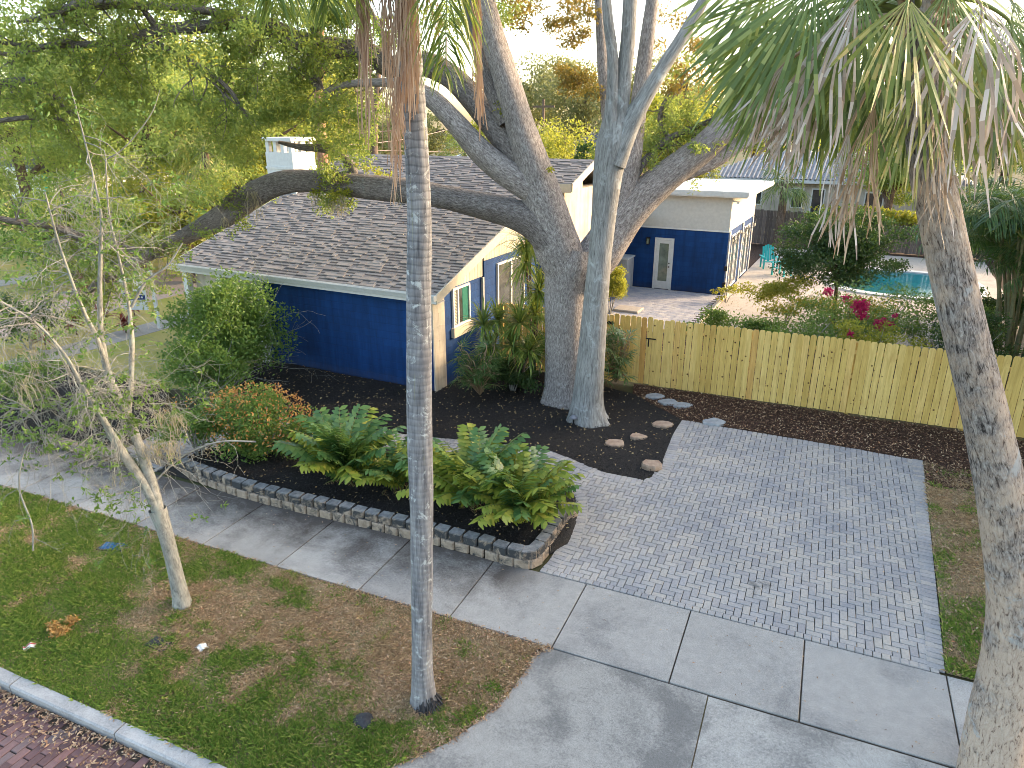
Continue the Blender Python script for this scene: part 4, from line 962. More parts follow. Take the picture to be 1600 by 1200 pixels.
class Tree:
    def __init__(s, name, label, cat, base, group=None):
        s.B = np.array([base[0], base[1], base[2] if len(base) > 2 else 0.0]); s.t = thing(name, label, cat, tuple(s.B), group)
    def pix(s, pts, Y=None):                 # (px, py, width px, depth) -> local points and radii
        P, r = [], []
        for q in pts:
            y = q[3] if len(q) > 3 else Y; P.append(at(q[0], q[1], y) - s.B); r.append(q[2] / 2 * mpp(q[0], q[1], y))
        return np.array(P), np.array(r)
    def limb(s, name, pts, m, Y=None, sides=12, step=.18, lump=.06, **k):
        P, r = s.pix(pts, Y); return tubeo(name, P, r, m, s.t, sides, step, lump=lump, **k)
    def leaves(s, name, P, L, W, m, g, parent=None, **k):
        V, Q = leaves(np.asarray(P) - s.B, L, W, g, **k); return obj(name, V, Q, m, parent or s.t)
def rand_branch(tb, g, p, d, L, r, depth, tips, wob=.35, nchild=(2, 4), drop=0.0, spread=.9, minr=.003, sides=5):
    n = max(3, int(L / .12)); P = [p]; rr = [r]; dd = d / np.linalg.norm(d)
    for i in range(n):
        dd = dd + g.normal(0, wob / math.sqrt(n), 3) + np.array([0, 0, -drop / n]); dd /= np.linalg.norm(dd)
        P.append(P[-1] + dd * L / n); rr.append(max(minr, r * (1 - .75 * (i + 1) / n)))
    tb.add(P, rr, sides); 
    if depth == 0: tips.append((np.array(P), dd)); return
    for k in range(g.integers(*nchild)):
        i = g.integers(n // 3, n + 1); q = unit(dd + g.normal(0, spread, 3))
        rand_branch(tb, g, P[i], q, L * g.uniform(.45, .75), max(minr, rr[i] * .7), depth - 1, tips, wob, nchild, drop, spread, minr, max(4, sides - 1))
    tips.append((np.array(P[-4:]), dd))
# ------------------------------------------------------------------ the big live oak
g = np.random.default_rng(21)
oak = Tree('oak_tree', 'huge dark barked live oak with limbs arching over the brown roof', 'tree', gnd(885, 622))
oak.limb('trunk', [(885, 640, 70, 16.7), (885, 600, 64, 16.7), (884, 520, 62, 16.7), (886, 455, 68, 16.7), (893, 410, 84, 16.7), (897, 385, 80, 16.7)], M['oakbark'], sides=24, step=.12, lump=.04, flare=(.45, .45, 5))
LB = M['oakbark']
oak.limb('limb', [(890, 430, 66, 16.65), (872, 385, 72, 16.6), (852, 320, 66, 16.5), (835, 265, 58, 16.4), (812, 195, 48, 16.2), (788, 115, 42, 16.0), (766, 45, 38, 15.8), (748, -40, 34, 15.6), (735, -160, 28, 15.4)], LB, sides=18, step=.12)
oak.limb('limb', [(868, 385, 56, 16.5), (838, 350, 50, 16.5), (795, 330, 46, 16.6), (740, 318, 42, 16.8), (690, 308, 39, 17), (630, 298, 38, 17.3), (560, 291, 37, 17.6), (500, 285, 36, 17.9), (445, 285, 37, 18), (400, 301, 36, 18), (350, 335, 33, 17.8), (305, 360, 27, 17.6), (255, 386, 21, 17.3), (215, 408, 18, 17), (180, 428, 14, 16.7), (150, 446, 10, 16.5), (120, 470, 6, 16.3)], M['limbbark'], sides=16, step=.12, lump=.09)
oak.limb('limb', [(845, 300, 52, 16.5), (805, 277, 44, 16.4), (765, 248, 40, 16.4), (738, 222, 38, 16.4), (706, 186, 34, 16.4), (675, 155, 30, 16.4), (640, 135, 20, 16.4), (600, 129, 13, 16.5), (545, 132, 11, 16.6), (507, 143, 7, 16.7)], LB, sides=14, step=.12)
oak.limb('limb', [(830, 255, 54, 16.45), (800, 222, 48, 16.6), (770, 188, 44, 16.8), (735, 150, 42, 17.0), (700, 117, 38, 17.2), (655, 98, 36, 17.4), (610, 106, 35, 17.5), (580, 86, 33, 17.5), (530, 76, 31, 17.4), (475, 66, 28, 17.2), (420, 40, 24, 17), (375, 36, 20, 16.8), (320, 42, 18, 16.6), (250, 48, 15, 16.4), (200, 66, 13, 16.2), (172, 68, 11, 16), (110, 70, 9, 15.8), (50, 72, 6, 15.6), (-40, 60, 4, 15.4)], M['limbbark'], sides=14, step=.12, lump=.09)
oak.limb('limb', [(795, 190, 34, 16.3), (772, 140, 30, 16.4), (752, 80, 26, 16.5), (738, 20, 24, 16.6), (725, -50, 20, 16.7)], M['limbbark'])
oak.limb('limb', [(905, 430, 66, 16.7), (938, 395, 66, 16.8), (985, 330, 58, 16.9), (1040, 278, 50, 17), (1100, 230, 46, 17.1), (1145, 188, 42, 17.2), (1200, 145, 36, 17.3), (1265, 85, 30, 17.4), (1330, 10, 24, 17.4), (1390, -70, 18, 17.4)], LB, sides=18, step=.12)
oak.limb('limb', [(1065, 268, 30, 17.1), (1115, 250, 26, 17.3), (1160, 222, 24, 17.5), (1220, 190, 20, 17.8), (1290, 150, 14, 18.2), (1360, 120, 9, 18.6)], LB)
oak.limb('limb', [(955, 370, 50, 16.95), (972, 300, 46, 17), (985, 235, 40, 17.05), (998, 160, 27, 17.1), (1010, 70, 23, 17.1), (1022, -30, 20, 17.1), (1030, -160, 16, 17)], LB, sides=14)
oak.limb('limb', [(966, 300, 34, 16.95), (955, 230, 24, 16.9), (946, 150, 18, 16.8), (940, 80, 16, 16.7), (934, -30, 14, 16.6)], LB)
oak.limb('limb', [(985, 290, 14, 17), (1010, 248, 12, 17.2), (1045, 216, 10, 17.5), (1105, 192, 7, 17.8), (1160, 160, 5, 18)], M['limbbark'], sides=8)
oak.limb('limb', [(1045, 216, 8, 17.5), (1030, 185, 7, 17.6), (1045, 150, 5, 17.7), (1090, 110, 3, 17.8)], M['limbbark'], sides=6)
oak.limb('limb', [(540, 284, 17, 17.8), (553, 268, 15, 17.8), (538, 245, 14, 17.7), (505, 232, 13, 17.6), (470, 230, 10, 17.5), (435, 222, 5, 17.4)], M['limbbark'], sides=9, lump=.1)
for pts in ([(248, 46, 12, 16.4), (228, 20, 10, 16.3), (205, -20, 8, 16.2)], [(410, 38, 14, 17), (330, 18, 12, 16.6), (225, 8, 12, 16.2), (117, 8, 12, 15.8), (95, 20, 8, 15.7), (25, 35, 5, 15.5)],
            [(-20, 132, 8, 15.2), (45, 126, 10, 15.4), (82, 148, 12, 15.6), (107, 172, 9, 15.8), (135, 190, 6, 16)], [(-20, 192, 6, 15.2), (50, 183, 8, 15.4), (100, 187, 6, 15.6)],
            [(245, 66, 7, 16.2), (275, 82, 8, 16.2), (325, 112, 8, 16.2), (358, 140, 7, 16.2), (375, 165, 6, 16.2), (392, 190, 4, 16.2)], [(-20, 80, 6, 15), (25, 85, 7, 15.2), (72, 72, 8, 15.5), (110, 62, 8, 15.8)],
            [(480, 68, 16, 17.2), (500, 30, 12, 17), (520, -40, 9, 16.8)], [(610, 104, 14, 17.4), (600, 60, 12, 17.2), (575, 10, 9, 17), (560, -40, 7, 16.8)], [(340, 345, 16, 17.8), (352, 318, 11, 17.6), (372, 292, 7, 17.4)],
            [(250, 395, 12, 17.3), (190, 388, 14, 17), (130, 372, 14, 16.6), (80, 352, 12, 16.2), (20, 345, 9, 15.8), (-40, 330, 6, 15.4)], [(500, 140, 14, 17), (495, 110, 12, 17), (520, 78, 10, 17.2)], [(450, 105, 6, 17), (480, 118, 8, 17), (498, 140, 9, 17)]):
    oak.limb('branch', pts, M['limbbark'], sides=8, lump=.08)
tb = TB(); tips = []
# fine branching hung on the limbs, and the leaf sprays at its ends
twig_at = []
def along(pts, n):
    P = np.array([at(a, b, c) for a, b, c in pts]); k = g.uniform(0, len(P) - 1.001, n); i = k.astype(int); return P[i] + (P[i + 1] - P[i]) * (k - i)[:, None]
for pts, n, L in (([(600, 110, 17.4), (475, 66, 17.2), (375, 36, 16.8), (250, 48, 16.4), (110, 70, 15.8), (0, 70, 15.5)], 60, 1.7), ([(410, 38, 17), (225, 8, 16.2), (60, 20, 15.7)], 30, 1.6), ([(82, 148, 15.6), (0, 130, 15.2)], 12, 1.4),
                  ([(275, 82, 16.2), (375, 165, 16.2)], 14, 1.3), ([(400, 303, 18), (300, 365, 17.6), (180, 430, 16.7), (120, 470, 16.3)], 20, 1.1), ([(560, 290, 17.6), (470, 275, 17.9)], 6, .8), ([(190, 388, 17), (20, 345, 15.8)], 26, 1.3), ([(538, 245, 17.7), (520, 240, 17.6)], 4, .5),
                  ([(545, 132, 16.6), (507, 143, 16.7)], 6, .8), ([(500, 140, 17), (495, 100, 17)], 8, 1.2), ([(1010, 248, 17.2), (1160, 160, 18)], 16, 1.1), ([(1030, 185, 17.6), (1090, 110, 17.8)], 10, 1.0), ([(1100, 250, 17.3), (1300, 150, 18.2)], 10, 1.1)):
    for p in along(pts, n): twig_at.append((p, L))
for p, L in twig_at:
    d = unit(g.normal(0, 1, 3) + np.array([0, 0, -.05])); rand_branch(tb, g, p - oak.B, d, L * g.uniform(.6, 1.2), .018, 1, tips, .5, (2, 5), .15)
tb.build('twig', M['limbbark'], oak.t)
P = []
for Q, d in tips:
    for q in Q[1:]: P.append(blob(15, q + oak.B, (.19, .19, .14), g, .6))
P = np.concatenate(P)
oak.leaves('foliage', P, .10, .042, M['oakleaf'], g, droop=.15)
# leaf masses of the crown that hang into view (px, py, depth, radius m, leaves)
CL = []
for _ in range(64):
    px, py = g.uniform(-40, 560), g.uniform(-60, 330) ; py = py if g.uniform() < .5 else g.uniform(-60, 170)
    CL.append((px, py, g.uniform(13.5, 20), g.uniform(.35, .8), 330))
for px, py, n in ((560, 20, 3), (450, 20, 5), (380, 90, 5), (430, 170, 6), (400, 215, 5), (395, 235, 5), (530, 205, 3), (620, 40, 2), (700, 20, 4), (785, 20, 3)):
    for _ in range(n): CL.append((px + g.normal(0, 30), py + g.normal(0, 22), g.uniform(16, 19), g.uniform(.3, .6), 280))
CL = [q for q in CL if not (400 < q[0] < 500 and 190 < q[1] < 300)]
P = np.concatenate([blob(n, at(a, b, c), (r, r, r * .6), g, .45) for a, b, c, r, n in CL])
oak.leaves('foliage', P, .105, .044, M['oakleaf'], g, droop=.15)
CL = [(g.uniform(860, 930), g.uniform(-30, 150), g.uniform(16.5, 18), g.uniform(.2, .42), 150) for _ in range(16)] + [(g.uniform(790, 850), g.uniform(-40, 60), g.uniform(15.5, 17), .3, 110) for _ in range(9)] + [(g.uniform(1015, 1120), g.uniform(10, 150), g.uniform(17, 18.5), g.uniform(.2, .45), 130) for _ in range(14)] + [(g.uniform(880, 930), g.uniform(100, 140), 17.3, .35, 160) for _ in range(5)]
P = np.concatenate([blob(n, at(a, b, c), (r, r, r * .7), g, .5) for a, b, c, r, n in CL])
oak.leaves('foliage', P, .10, .042, M['bronze'], g, droop=.2)
CL = [(505, 285, 17.7, .22, 200), (515, 270, 17.6, .2, 140), (495, 300, 17.6, .15, 80), (525, 305, 17.3, .25, 150), (540, 300, 17.3, .15, 80), (590, 268, 17.8, .2, 60), (605, 275, 17.8, .2, 60), (555, 258, 17.8, .15, 30), (575, 262, 18, .2, 50), (1035, 225, 18, .45, 260), (1070, 205, 18, .5, 300), (1090, 170, 18.2, .5, 260), (1120, 215, 18.2, .3, 100), (860, 265, 15.9, .06, 30), (790, 168, 16.2, .3, 200), (760, 120, 16.8, .3, 160)]
P = np.concatenate([blob(n, at(a, b, c), (r, r, r * .7), g, .5) for a, b, c, r, n in CL])
oak.leaves('foliage', P, .09, .04, M['yleaf'], g, droop=.15)
# upper crown above the frame
CP = [blob(700, np.array([2.0, 2.0, 12.8]) + g.normal(0, 1, 3) * np.array([4.2, 4.2, 1.3]), (1.2, 1.2, .8), g, .5) for _ in range(20)]
oak.leaves('foliage', np.concatenate(CP), .17, .085, M['oakleaf'], g, droop=.15)
def moss(name, spots, m, parent, B, g, wd=.006):
    for px, py, Y, L, rad, k in spots:
        V = []; c = at(px, py, Y)
        for _ in range(k):
            p = c + g.normal(0, rad, 3) * np.array([1, 1, .4]); l = L * g.uniform(.3, 1.1); a = g.uniform(0, 3.14); s = np.array([math.cos(a), math.sin(a), 0]) * wd
            z = np.linspace(0, 1, 4); sw = g.normal(0, .04, (4, 2)).cumsum(0)
            for i in range(3):
                a0 = p + np.array([sw[i, 0], sw[i, 1], -z[i] * l]) - B; a1 = p + np.array([sw[i + 1, 0], sw[i + 1, 1], -z[i + 1] * l]) - B
                V += [a0 - s, a0 + s, a1 + s * .8, a1 - s * .8]
        V = np.array(V); obj(name, V, np.arange(len(V)).reshape(-1, 4), m, parent)['kind'] = 'stuff'
moss('moss', [(395, 300, 17.6, .75, .04, 26), (520, 312, 17.3, .4, .1, 40), (490, 305, 17.4, .4, .05, 16), (535, 305, 17.2, .45, .05, 22), (245, 395, 17.2, .5, .05, 18), (350, 340, 17.4, .4, .04, 12), (390, 60, 16.7, .5, .08, 16), (480, 80, 17, .5, .1, 20), (545, 180, 17, .6, .1, 16), (1055, 225, 17.6, .5, .1, 30), (1010, 250, 17.2, .5, .06, 20), (620, 300, 17, .4, .05, 14)], M['moss'], oak.t, oak.B, g, .007)
# ------------------------------------------------------------------ smooth grey tree in front of the oak
gt = Tree('smooth_grey_tree', 'pale smooth barked tree standing in front of the big oak trunk', 'tree', gnd(918, 650))
SM = M['smooth']
gt.limb('trunk', [(918, 664, 50, 15.4), (918, 640, 48, 15.4), (921, 600, 45, 15.4), (926, 540, 42, 15.4), (931, 470, 40, 15.4), (937, 400, 37, 15.4), (944, 330, 39, 15.4), (950, 270, 46, 15.4), (957, 225, 52, 15.4), (962, 190, 44, 15.4)], SM, sides=22, step=.1, lump=.04, flare=(.3, .55, 6))
gt.limb('limb', [(958, 235, 40, 15.4), (967, 180, 32, 15.4), (974, 125, 27, 15.35), (981, 60, 24, 15.3), (986, -30, 21, 15.2), (992, -160, 15, 15.1)], SM, sides=16)
gt.limb('limb', [(952, 230, 26, 15.3), (956, 160, 20, 15.25), (957, 90, 18, 15.2), (950, 30, 16, 15.1), (944, -40, 14, 15)], SM, sides=12)
gt.limb('limb', [(958, 255, 40, 15.35), (982, 200, 34, 15.3), (1006, 155, 28, 15.3), (1036, 105, 23, 15.3), (1068, 55, 20, 15.3), (1105, -10, 17, 15.3), (1150, -110, 12, 15.3)], SM, sides=14)
P = np.concatenate([blob(700, np.array([3.5, 1.0, 13.2]) + g.normal(0, 1, 3) * np.array([1.8, 1.8, 1.0]), (1.0, 1.0, .7), g, .5) for _ in range(8)])
gt.leaves('foliage', P, .13, .05, M['oakleaf'], g)
kp = at(922, 442, 15.28) - gt.B; tubeo('knot', [kp + np.array([0, .1, 0]), kp, kp - np.array([cY * 0 - sY * .03, .04, 0])], [.07, .06, .01], M['limbbark'], gt.t, 9)
# ------------------------------------------------------------------ thin street tree at the left
st = Tree('street_tree', 'slender forked grey street tree with bare drooping twigs and few leaves', 'tree', gnd(286, 940))
TW = M['twigbark']
st.limb('trunk', [(287, 955, 27, 8.6), (280, 920, 24, 8.6), (268, 870, 22, 8.6), (256, 825, 22, 8.6), (246, 795, 26, 8.6)], TW, sides=14, step=.06, lump=.05, flare=(.12, .35, 4))
st.limb('limb', [(248, 800, 18, 8.6), (232, 768, 17, 8.6), (212, 738, 15, 8.6), (192, 708, 13, 8.55), (180, 688, 12, 8.5), (158, 650, 9, 8.4), (132, 610, 7, 8.3), (105, 560, 5, 8.2), (60, 508, 4, 8.1), (0, 470, 3, 8)], TW, sides=10, step=.08)
st.limb('limb', [(247, 800, 19, 8.6), (240, 765, 17, 8.65), (228, 728, 15, 8.7), (215, 690, 14, 8.75), (200, 650, 13, 8.8), (178, 610, 13, 8.85), (166, 570, 11, 8.9), (158, 520, 9, 8.9), (156, 460, 7, 8.9), (157, 400, 5.5, 8.9), (158, 340, 4.2, 8.9), (147, 280, 3.2, 8.9), (130, 210, 2.4, 8.9), (110, 135, 1.2, 8.9)], TW, sides=10, step=.08)
st.limb('limb', [(166, 570, 8, 8.9), (150, 525, 7, 8.8), (132, 490, 6, 8.7), (118, 455, 5, 8.6), (92, 380, 3.5, 8.5), (70, 300, 2.5, 8.4)], TW, sides=7, step=.08)
st.limb('limb', [(200, 650, 9, 8.8), (205, 590, 8, 9), (205, 520, 8, 9.1), (200, 470, 5, 9.2), (185, 400, 4, 9.2), (170, 330, 3, 9.2), (165, 250, 2.2, 9.2)], TW, sides=7, step=.08)
st.limb('limb', [(205, 480, 5, 9.1), (228, 440, 4, 9.2), (262, 415, 3, 9.3), (285, 380, 2, 9.4)], TW, sides=6, step=.08)
st.limb('limb', [(165, 250, 2.2, 9.2), (195, 230, 2, 9.2), (235, 180, 1.6, 9.2), (250, 140, 1, 9.2)], TW, sides=5, step=.08)
tb = TB(); tips = []
for pts, n, L in (([(180, 688, 8.5), (132, 610, 8.3), (60, 508, 8.1), (0, 470, 8)], 34, .95), ([(215, 690, 8.75), (178, 610, 8.85), (166, 570, 8.9)], 16, .8), ([(157, 420, 8.9), (158, 340, 8.9), (130, 210, 8.9)], 11, .8), ([(118, 455, 8.6), (92, 380, 8.5), (70, 300, 8.4)], 9, .7), ([(190, 420, 9.2), (170, 330, 9.2)], 6, .6), ([(240, 765, 8.65), (215, 690, 8.75)], 7, 1.0), ([(150, 640, 8.4), (30, 640, 8.2)], 14, .8)):
    for p in along(pts, int(n * 1.5)):
        d = unit(g.normal(0, 1, 3) + np.array([-.35, 0, .1])); rand_branch(tb, g, p - st.B, d, L * g.uniform(.6, 1.2), .0075, 2, tips, .6, (3, 6), .55, .9, .0016)
for a, pts in ((1, [(235, 760, 8.7), (270, 725, 8.9), (300, 705, 9), (345, 690, 9.1), (400, 690, 9.2)]), (1, [(60, 690, 8), (40, 700, 8), (30, 760, 7.9), (50, 820, 7.9), (52, 860, 7.9)])):
    P, r = st.pix([(x, y, 3, Y) for x, y, Y in pts]); tb.add(P, r, 5, .06)
    for p in along(pts, 9): rand_branch(tb, g, p - st.B, unit(g.normal(0, 1, 3)), .4, .005, 1, tips, .5, (1, 4), .5, .8, .002)
tb.build('twig', TW, st.t)
P = [blob(9, q[-1] + st.B, (.06, .06, .04), g, .6) for q, d in tips if g.uniform() < .1]
CL = [(g.uniform(0, 170), g.uniform(630, 705), g.uniform(8.0, 8.7), .10, 16) for _ in range(20)] + [(g.uniform(-20, 240), g.uniform(380, 520), g.uniform(8.2, 9.2), .12, 10) for _ in range(26)] + [(g.uniform(60, 290), g.uniform(130, 380), g.uniform(8.6, 9.3), .12, 10) for _ in range(20)] + [(g.uniform(190, 215), g.uniform(610, 670), 8.7, .08, 24) for _ in range(6)]
P += [blob(n, at(a, b, c), (r, r, r * .7), g, .5) for a, b, c, r, n in CL]
st.leaves('foliage', np.concatenate(P), .075, .034, M['gleaf'], g, droop=.1)
moss('moss', [(265, 690, 8.8, .35, .05, 50), (235, 690, 8.7, .3, .05, 40), (182, 740, 8.5, .22, .02, 20), (210, 740, 8.6, .2, .02, 10), (275, 650, 9, .35, .03, 30), (250, 640, 8.9, .3, .03, 24), (40, 590, 8, .4, .04, 24), (48, 550, 8.1, .3, .03, 16), (330, 700, 9, .15, .05, 14)], M['moss'], st.t, st.B, g, .004)
# ------------------------------------------------------------------ queen palm in the verge
qp = Tree('queen_palm', 'tall queen palm with a straight ringed grey trunk in the verge', 'palm tree', gnd(663, 1090))
qp.limb('trunk', [(664, 1108, 39, 6.75), (662, 1080, 37, 6.75), (660, 1040, 33, 6.75), (659, 960, 33, 6.75), (659, 860, 35, 6.75), (658, 760, 38, 6.75), (656, 660, 39, 6.75), (655, 560, 40, 6.75), (654, 460, 38, 6.75), (655, 360, 38, 6.75), (653, 280, 38, 6.75), (648, 180, 38, 6.75), (641, 80, 36, 6.75), (636, 0, 33, 6.75), (630, -100, 30, 6.75), (624, -220, 26, 6.75), (620, -330, 22, 6.75)], M['queen'], sides=24, step=.06, lump=.02, flare=(.12, .42, 7))
M['qleaf'] = m_leaf('palm_leaflet', [(0, (.035, .075, .02)), (.5, (.07, .13, .03)), (.85, (.14, .2, .04)), (1, (.26, .24, .06))], (.35, .42, .07), .4)
M['qdry'] = m_leaf('dry_palm_strand', [(0, (.22, .13, .09)), (.5, (.36, .24, .165)), (1, (.48, .36, .26))], (.45, .3, .18), .3)
M['rachis'] = m_plain('palm_rachis', (.16, .19, .05), .5)
def frond(nm, tree, path, L, W, n, m, g, hang=.7, rad=.012, parent=None, side=None):
    P, r = smooth_path(path, np.linspace(rad, .003, len(path)), .05); P = P - tree.B
    T = unit(np.gradient(P, axis=0)); s = np.linspace(0, 1, len(P)); V = []
    fr = tubeo(nm, P, r, M['rachis'], parent or tree.t, 5)
    for k in range(n):
        t = .06 + .94 * (k + g.uniform(0, 1)) / n; i = min(int(t * (len(P) - 1)), len(P) - 2); p = P[i]; tt = T[i]
        sd = unit(np.cross(tt, [0, 0, 1.0])) if abs(tt[2]) < .93 else np.array([cY, sY, 0])
        if side is not None: sd = np.asarray(side, float)
        for sg in (-1, 1):
            d = unit(sd * sg * g.uniform(.5, 1) + tt * g.uniform(.3, .7) + g.normal(0, .16, 3)); l = L * (math.sin(math.pi * min(.97, .12 + .86 * t)) ** .5) * g.uniform(.75, 1.1)
            w = unit(np.cross(d, g.normal(0, 1, 3))) * W / 2; q = p.copy(); prev = None
            for j in range(4):
                f = (0, .9, .75, .1)[j]; cur = (q - w * f if j else q - w * .3, q + w * f if j else q + w * .3)
                if prev is not None: V += [prev[0], prev[1], cur[1], cur[0]]
                prev = cur; d = unit(d + np.array([0, 0, -hang * .55])); q = q + d * l / 3
    V = np.array(V); obj('leaflets', V, np.arange(len(V)).reshape(-1, 4), m, fr); return fr
def pp(*a): return [at(*q) for q in a]
crown = (622, -330, 6.75)
for path in (pp(crown, (660, -380, 6.6), (690, -260, 6.45), (700, -120, 6.4), (698, 0, 6.4), (695, 120, 6.4)), pp(crown, (560, -370, 6.5), (490, -260, 6.3), (450, -120, 6.2), (432, -40, 6.2), (425, 20, 6.2)), pp(crown, (590, -380, 6.5), (550, -260, 6.4), (530, -120, 6.3), (518, -40, 6.3), (512, 18, 6.3)),
             pp(crown, (700, -400, 7), (790, -330, 7.2), (840, -200, 7.3), (860, -90, 7.3)), pp(crown, (600, -420, 7.2), (560, -400, 8), (540, -300, 8.6), (530, -180, 8.8)), pp(crown, (640, -450, 7.4), (690, -420, 8.2), (720, -300, 8.8), (730, -200, 9)), pp(crown, (610, -430, 6.2), (590, -440, 5.4), (585, -400, 4.8)),
             pp(crown, (640, -360, 6.7), (672, -250, 6.7), (680, -120, 6.7), (682, -30, 6.7)), pp(crown, (600, -350, 6.7), (590, -240, 6.6), (585, -130, 6.6), (600, -60, 6.6))):
    frond('frond', qp, path, .74, .022, 105, M['qleaf'], g, 1.0)
def strands(nm, tree, top, spots, m, g, wd=.004, n=60):
    V = []
    for _ in range(n):
        x0, y0, x1, y1, sp0, sp1, Y = spots[g.integers(len(spots))]
        a = at(x0 + g.normal(0, sp0), y0, Y + g.normal(0, .05)) - tree.B; l = g.uniform(.35, 1.0); b = at(x0 + (x1 - x0) * l + g.normal(0, sp1), y0 + (y1 - y0) * l, Y + g.normal(0, .05)) - tree.B
        s_ = np.array([cY, sY, 0]) * wd; pts = [a + (b - a) * t + g.normal(0, .012, 3) * (t > 0) for t in np.linspace(0, 1, 6)]
        for i in range(5): V += [pts[i] - s_, pts[i] + s_, pts[i + 1] + s_ * .9, pts[i + 1] - s_ * .9]
    V = np.array(V); return obj(nm, V, np.arange(len(V)).reshape(-1, 4), m, tree.t)
strands('dry_flower_stalk', qp, None, [(628, -150, 640, 215, 8, 8, 6.55), (632, -150, 636, 180, 9, 11, 6.5)], M['qdry'], g, .0045, 190)
strands('dry_flower_stalk', qp, None, [(560, -120, 578, 240, 6, 7, 6.5), (566, -120, 572, 130, 7, 9, 6.5)], M['qdry'], g, .004, 110)
strands('dry_flower_stalk', qp, None, [(740, -100, 752, 225, 4, 4, 6.6)], M['qdry'], g, .004, 60)
strands('dry_flower_stalk', qp, None, [(622, 120, 616, 320, 3, 6, 6.5), (600, -80, 612, 260, 6, 8, 6.55)], M['qdry'], g, .0035, 70)
strands('dry_flower_stalk', qp, None, [(655, -120, 700, 130, 12, 20, 6.7), (600, -150, 590, 60, 10, 16, 6.6)], M['qdry'], g, .003, 40)
# ------------------------------------------------------------------ leaning sabal palm at the right
sb = Tree('sabal_palm', 'leaning sabal palm with cracked tan trunk and a skirt of dead fans', 'palm tree', gnd(1545, 1235))
sb.limb('trunk', [(1540, 1290, 98, 5.55), (1545, 1230, 88, 5.55), (1560, 1140, 84, 5.55), (1576, 1060, 82, 5.55), (1584, 980, 78, 5.55), (1582, 900, 74, 5.55), (1566, 780, 70, 5.5), (1545, 680, 67, 5.5), (1524, 590, 65, 5.45), (1503, 500, 63, 5.4), (1484, 410, 61, 5.4), (1468, 330, 59, 5.35), (1454, 260, 58, 5.3), (1446, 180, 58, 5.3), (1440, 90, 56, 5.3), (1436, 10, 50, 5.3), (1434, -60, 40, 5.3)], M['sabal'], sides=28, step=.05, lump=.035)
M['fan'] = m_leaf('fan_leaf', [(0, (.055, .095, .036)), (.5, (.11, .17, .055)), (.85, (.2, .26, .09)), (1, (.34, .35, .13))], (.32, .42, .09), .3, .4)
M['fanold'] = m_leaf('ageing_fan_leaf', [(0, (.08, .14, .03)), (.5, (.17, .22, .05)), (.8, (.32, .30, .09)), (1, (.42, .33, .14))], (.4, .4, .1), .35, .4)
M['fandead'] = m_leaf('dead_fan_leaf', [(0, (.26, .20, .16)), (.5, (.44, .37, .32)), (1, (.60, .54, .50))], (.5, .4, .3), .2, .6)
M['fanbrown'] = m_leaf('brown_fan_leaf', [(0, (.20, .125, .07)), (.5, (.36, .25, .16)), (1, (.50, .38, .27))], (.5, .35, .2), .2, .6)
crown_s = at(1436, 20, 5.3)
def fan(hub, axis, normal, spread, L, ns, droop, m, g, tree, nm='fan_leaf', wmax=.05, stalk=True, hang=0.0, start=None):
    axis = unit(np.asarray(axis, float)); normal = np.asarray(normal, float); normal = unit(normal - axis * (normal @ axis)); side = np.cross(normal, axis); hub = np.asarray(hub) - tree.B
    V = []; ts = [.04, .22, .36, .5, .64, .78, .9, 1.0]; dth = 2 * spread / ns
    for k in range(ns):
        th = -spread + (k + .5) * dth + g.normal(0, .02); l = L * (1 - .28 * abs(th / max(spread, .1)) ** 2) * g.uniform(.86, 1.08)
        d = unit(math.cos(th) * axis + math.sin(th) * side + normal * .22 * math.cos(th * 2)); tip = g.normal(0, .06, 3); hg = hang * g.uniform(.4, 1.4); prev = None; bend = g.uniform(.5, 1.5)
        for t in ts:
            p = hub + d * l * t + np.array([0, 0, -1.0]) * (droop * bend * l * t ** 2.3 + hg * l * max(0, t - .35) ** 1.3) + tip * t ** 2 * l + normal * (.012 * (k % 2)) + (side * math.sin(t * 5.5 * bend + k) + normal * math.cos(t * 4.7 + 2.3 * k)) * (.075 * l * t * min(1, 2.5 * hang))
            if hg: p = p - d * (l * .45 * min(1, hg) * max(0, t - .35) ** 1.2)
            w = min(l * t * math.tan(dth / 2) * 1.04 + .003, wmax * max(.06, (1 - t) ** .75)); sdir = unit(np.cross(normal, d)) 
            if t > .4: sdir = unit(sdir + normal * (.4 + 1.2 * min(1, 2 * hang) * t) * math.sin(k * 2.1 + 2 * t))
            cur = (p - sdir * w * .5 if t < .3 else p - sdir * w * .55, p + sdir * w * .5 if t < .3 else p + sdir * w * .55)
            if prev is not None: V += [prev[0], prev[1], cur[1], cur[0]]
            prev = cur
    V = np.array(V); o = obj(nm, V, np.arange(len(V)).reshape(-1, 4), m, tree.t)
    if stalk:
        c0 = (crown_s if start is None else np.asarray(start)) - tree.B; tubeo('stalk', [c0, (c0 + hub) / 2 + np.array([0, 0, .10]), hub, hub + axis * .16], [.022, .016, .011, .006], M['rachis'] if m in (M['fan'], M['fanold']) else M['fanbrown'], o, 5, .06)
    return o
RT = np.array([cY, sY, 0.0]); UP = np.array([0, 0, 1.0]); FW = np.array([-sY, cY, 0.0])
def dirp(dx, dy, df=0.0): return RT * dx - UP * dy + FW * df          # right / down in the photo / away
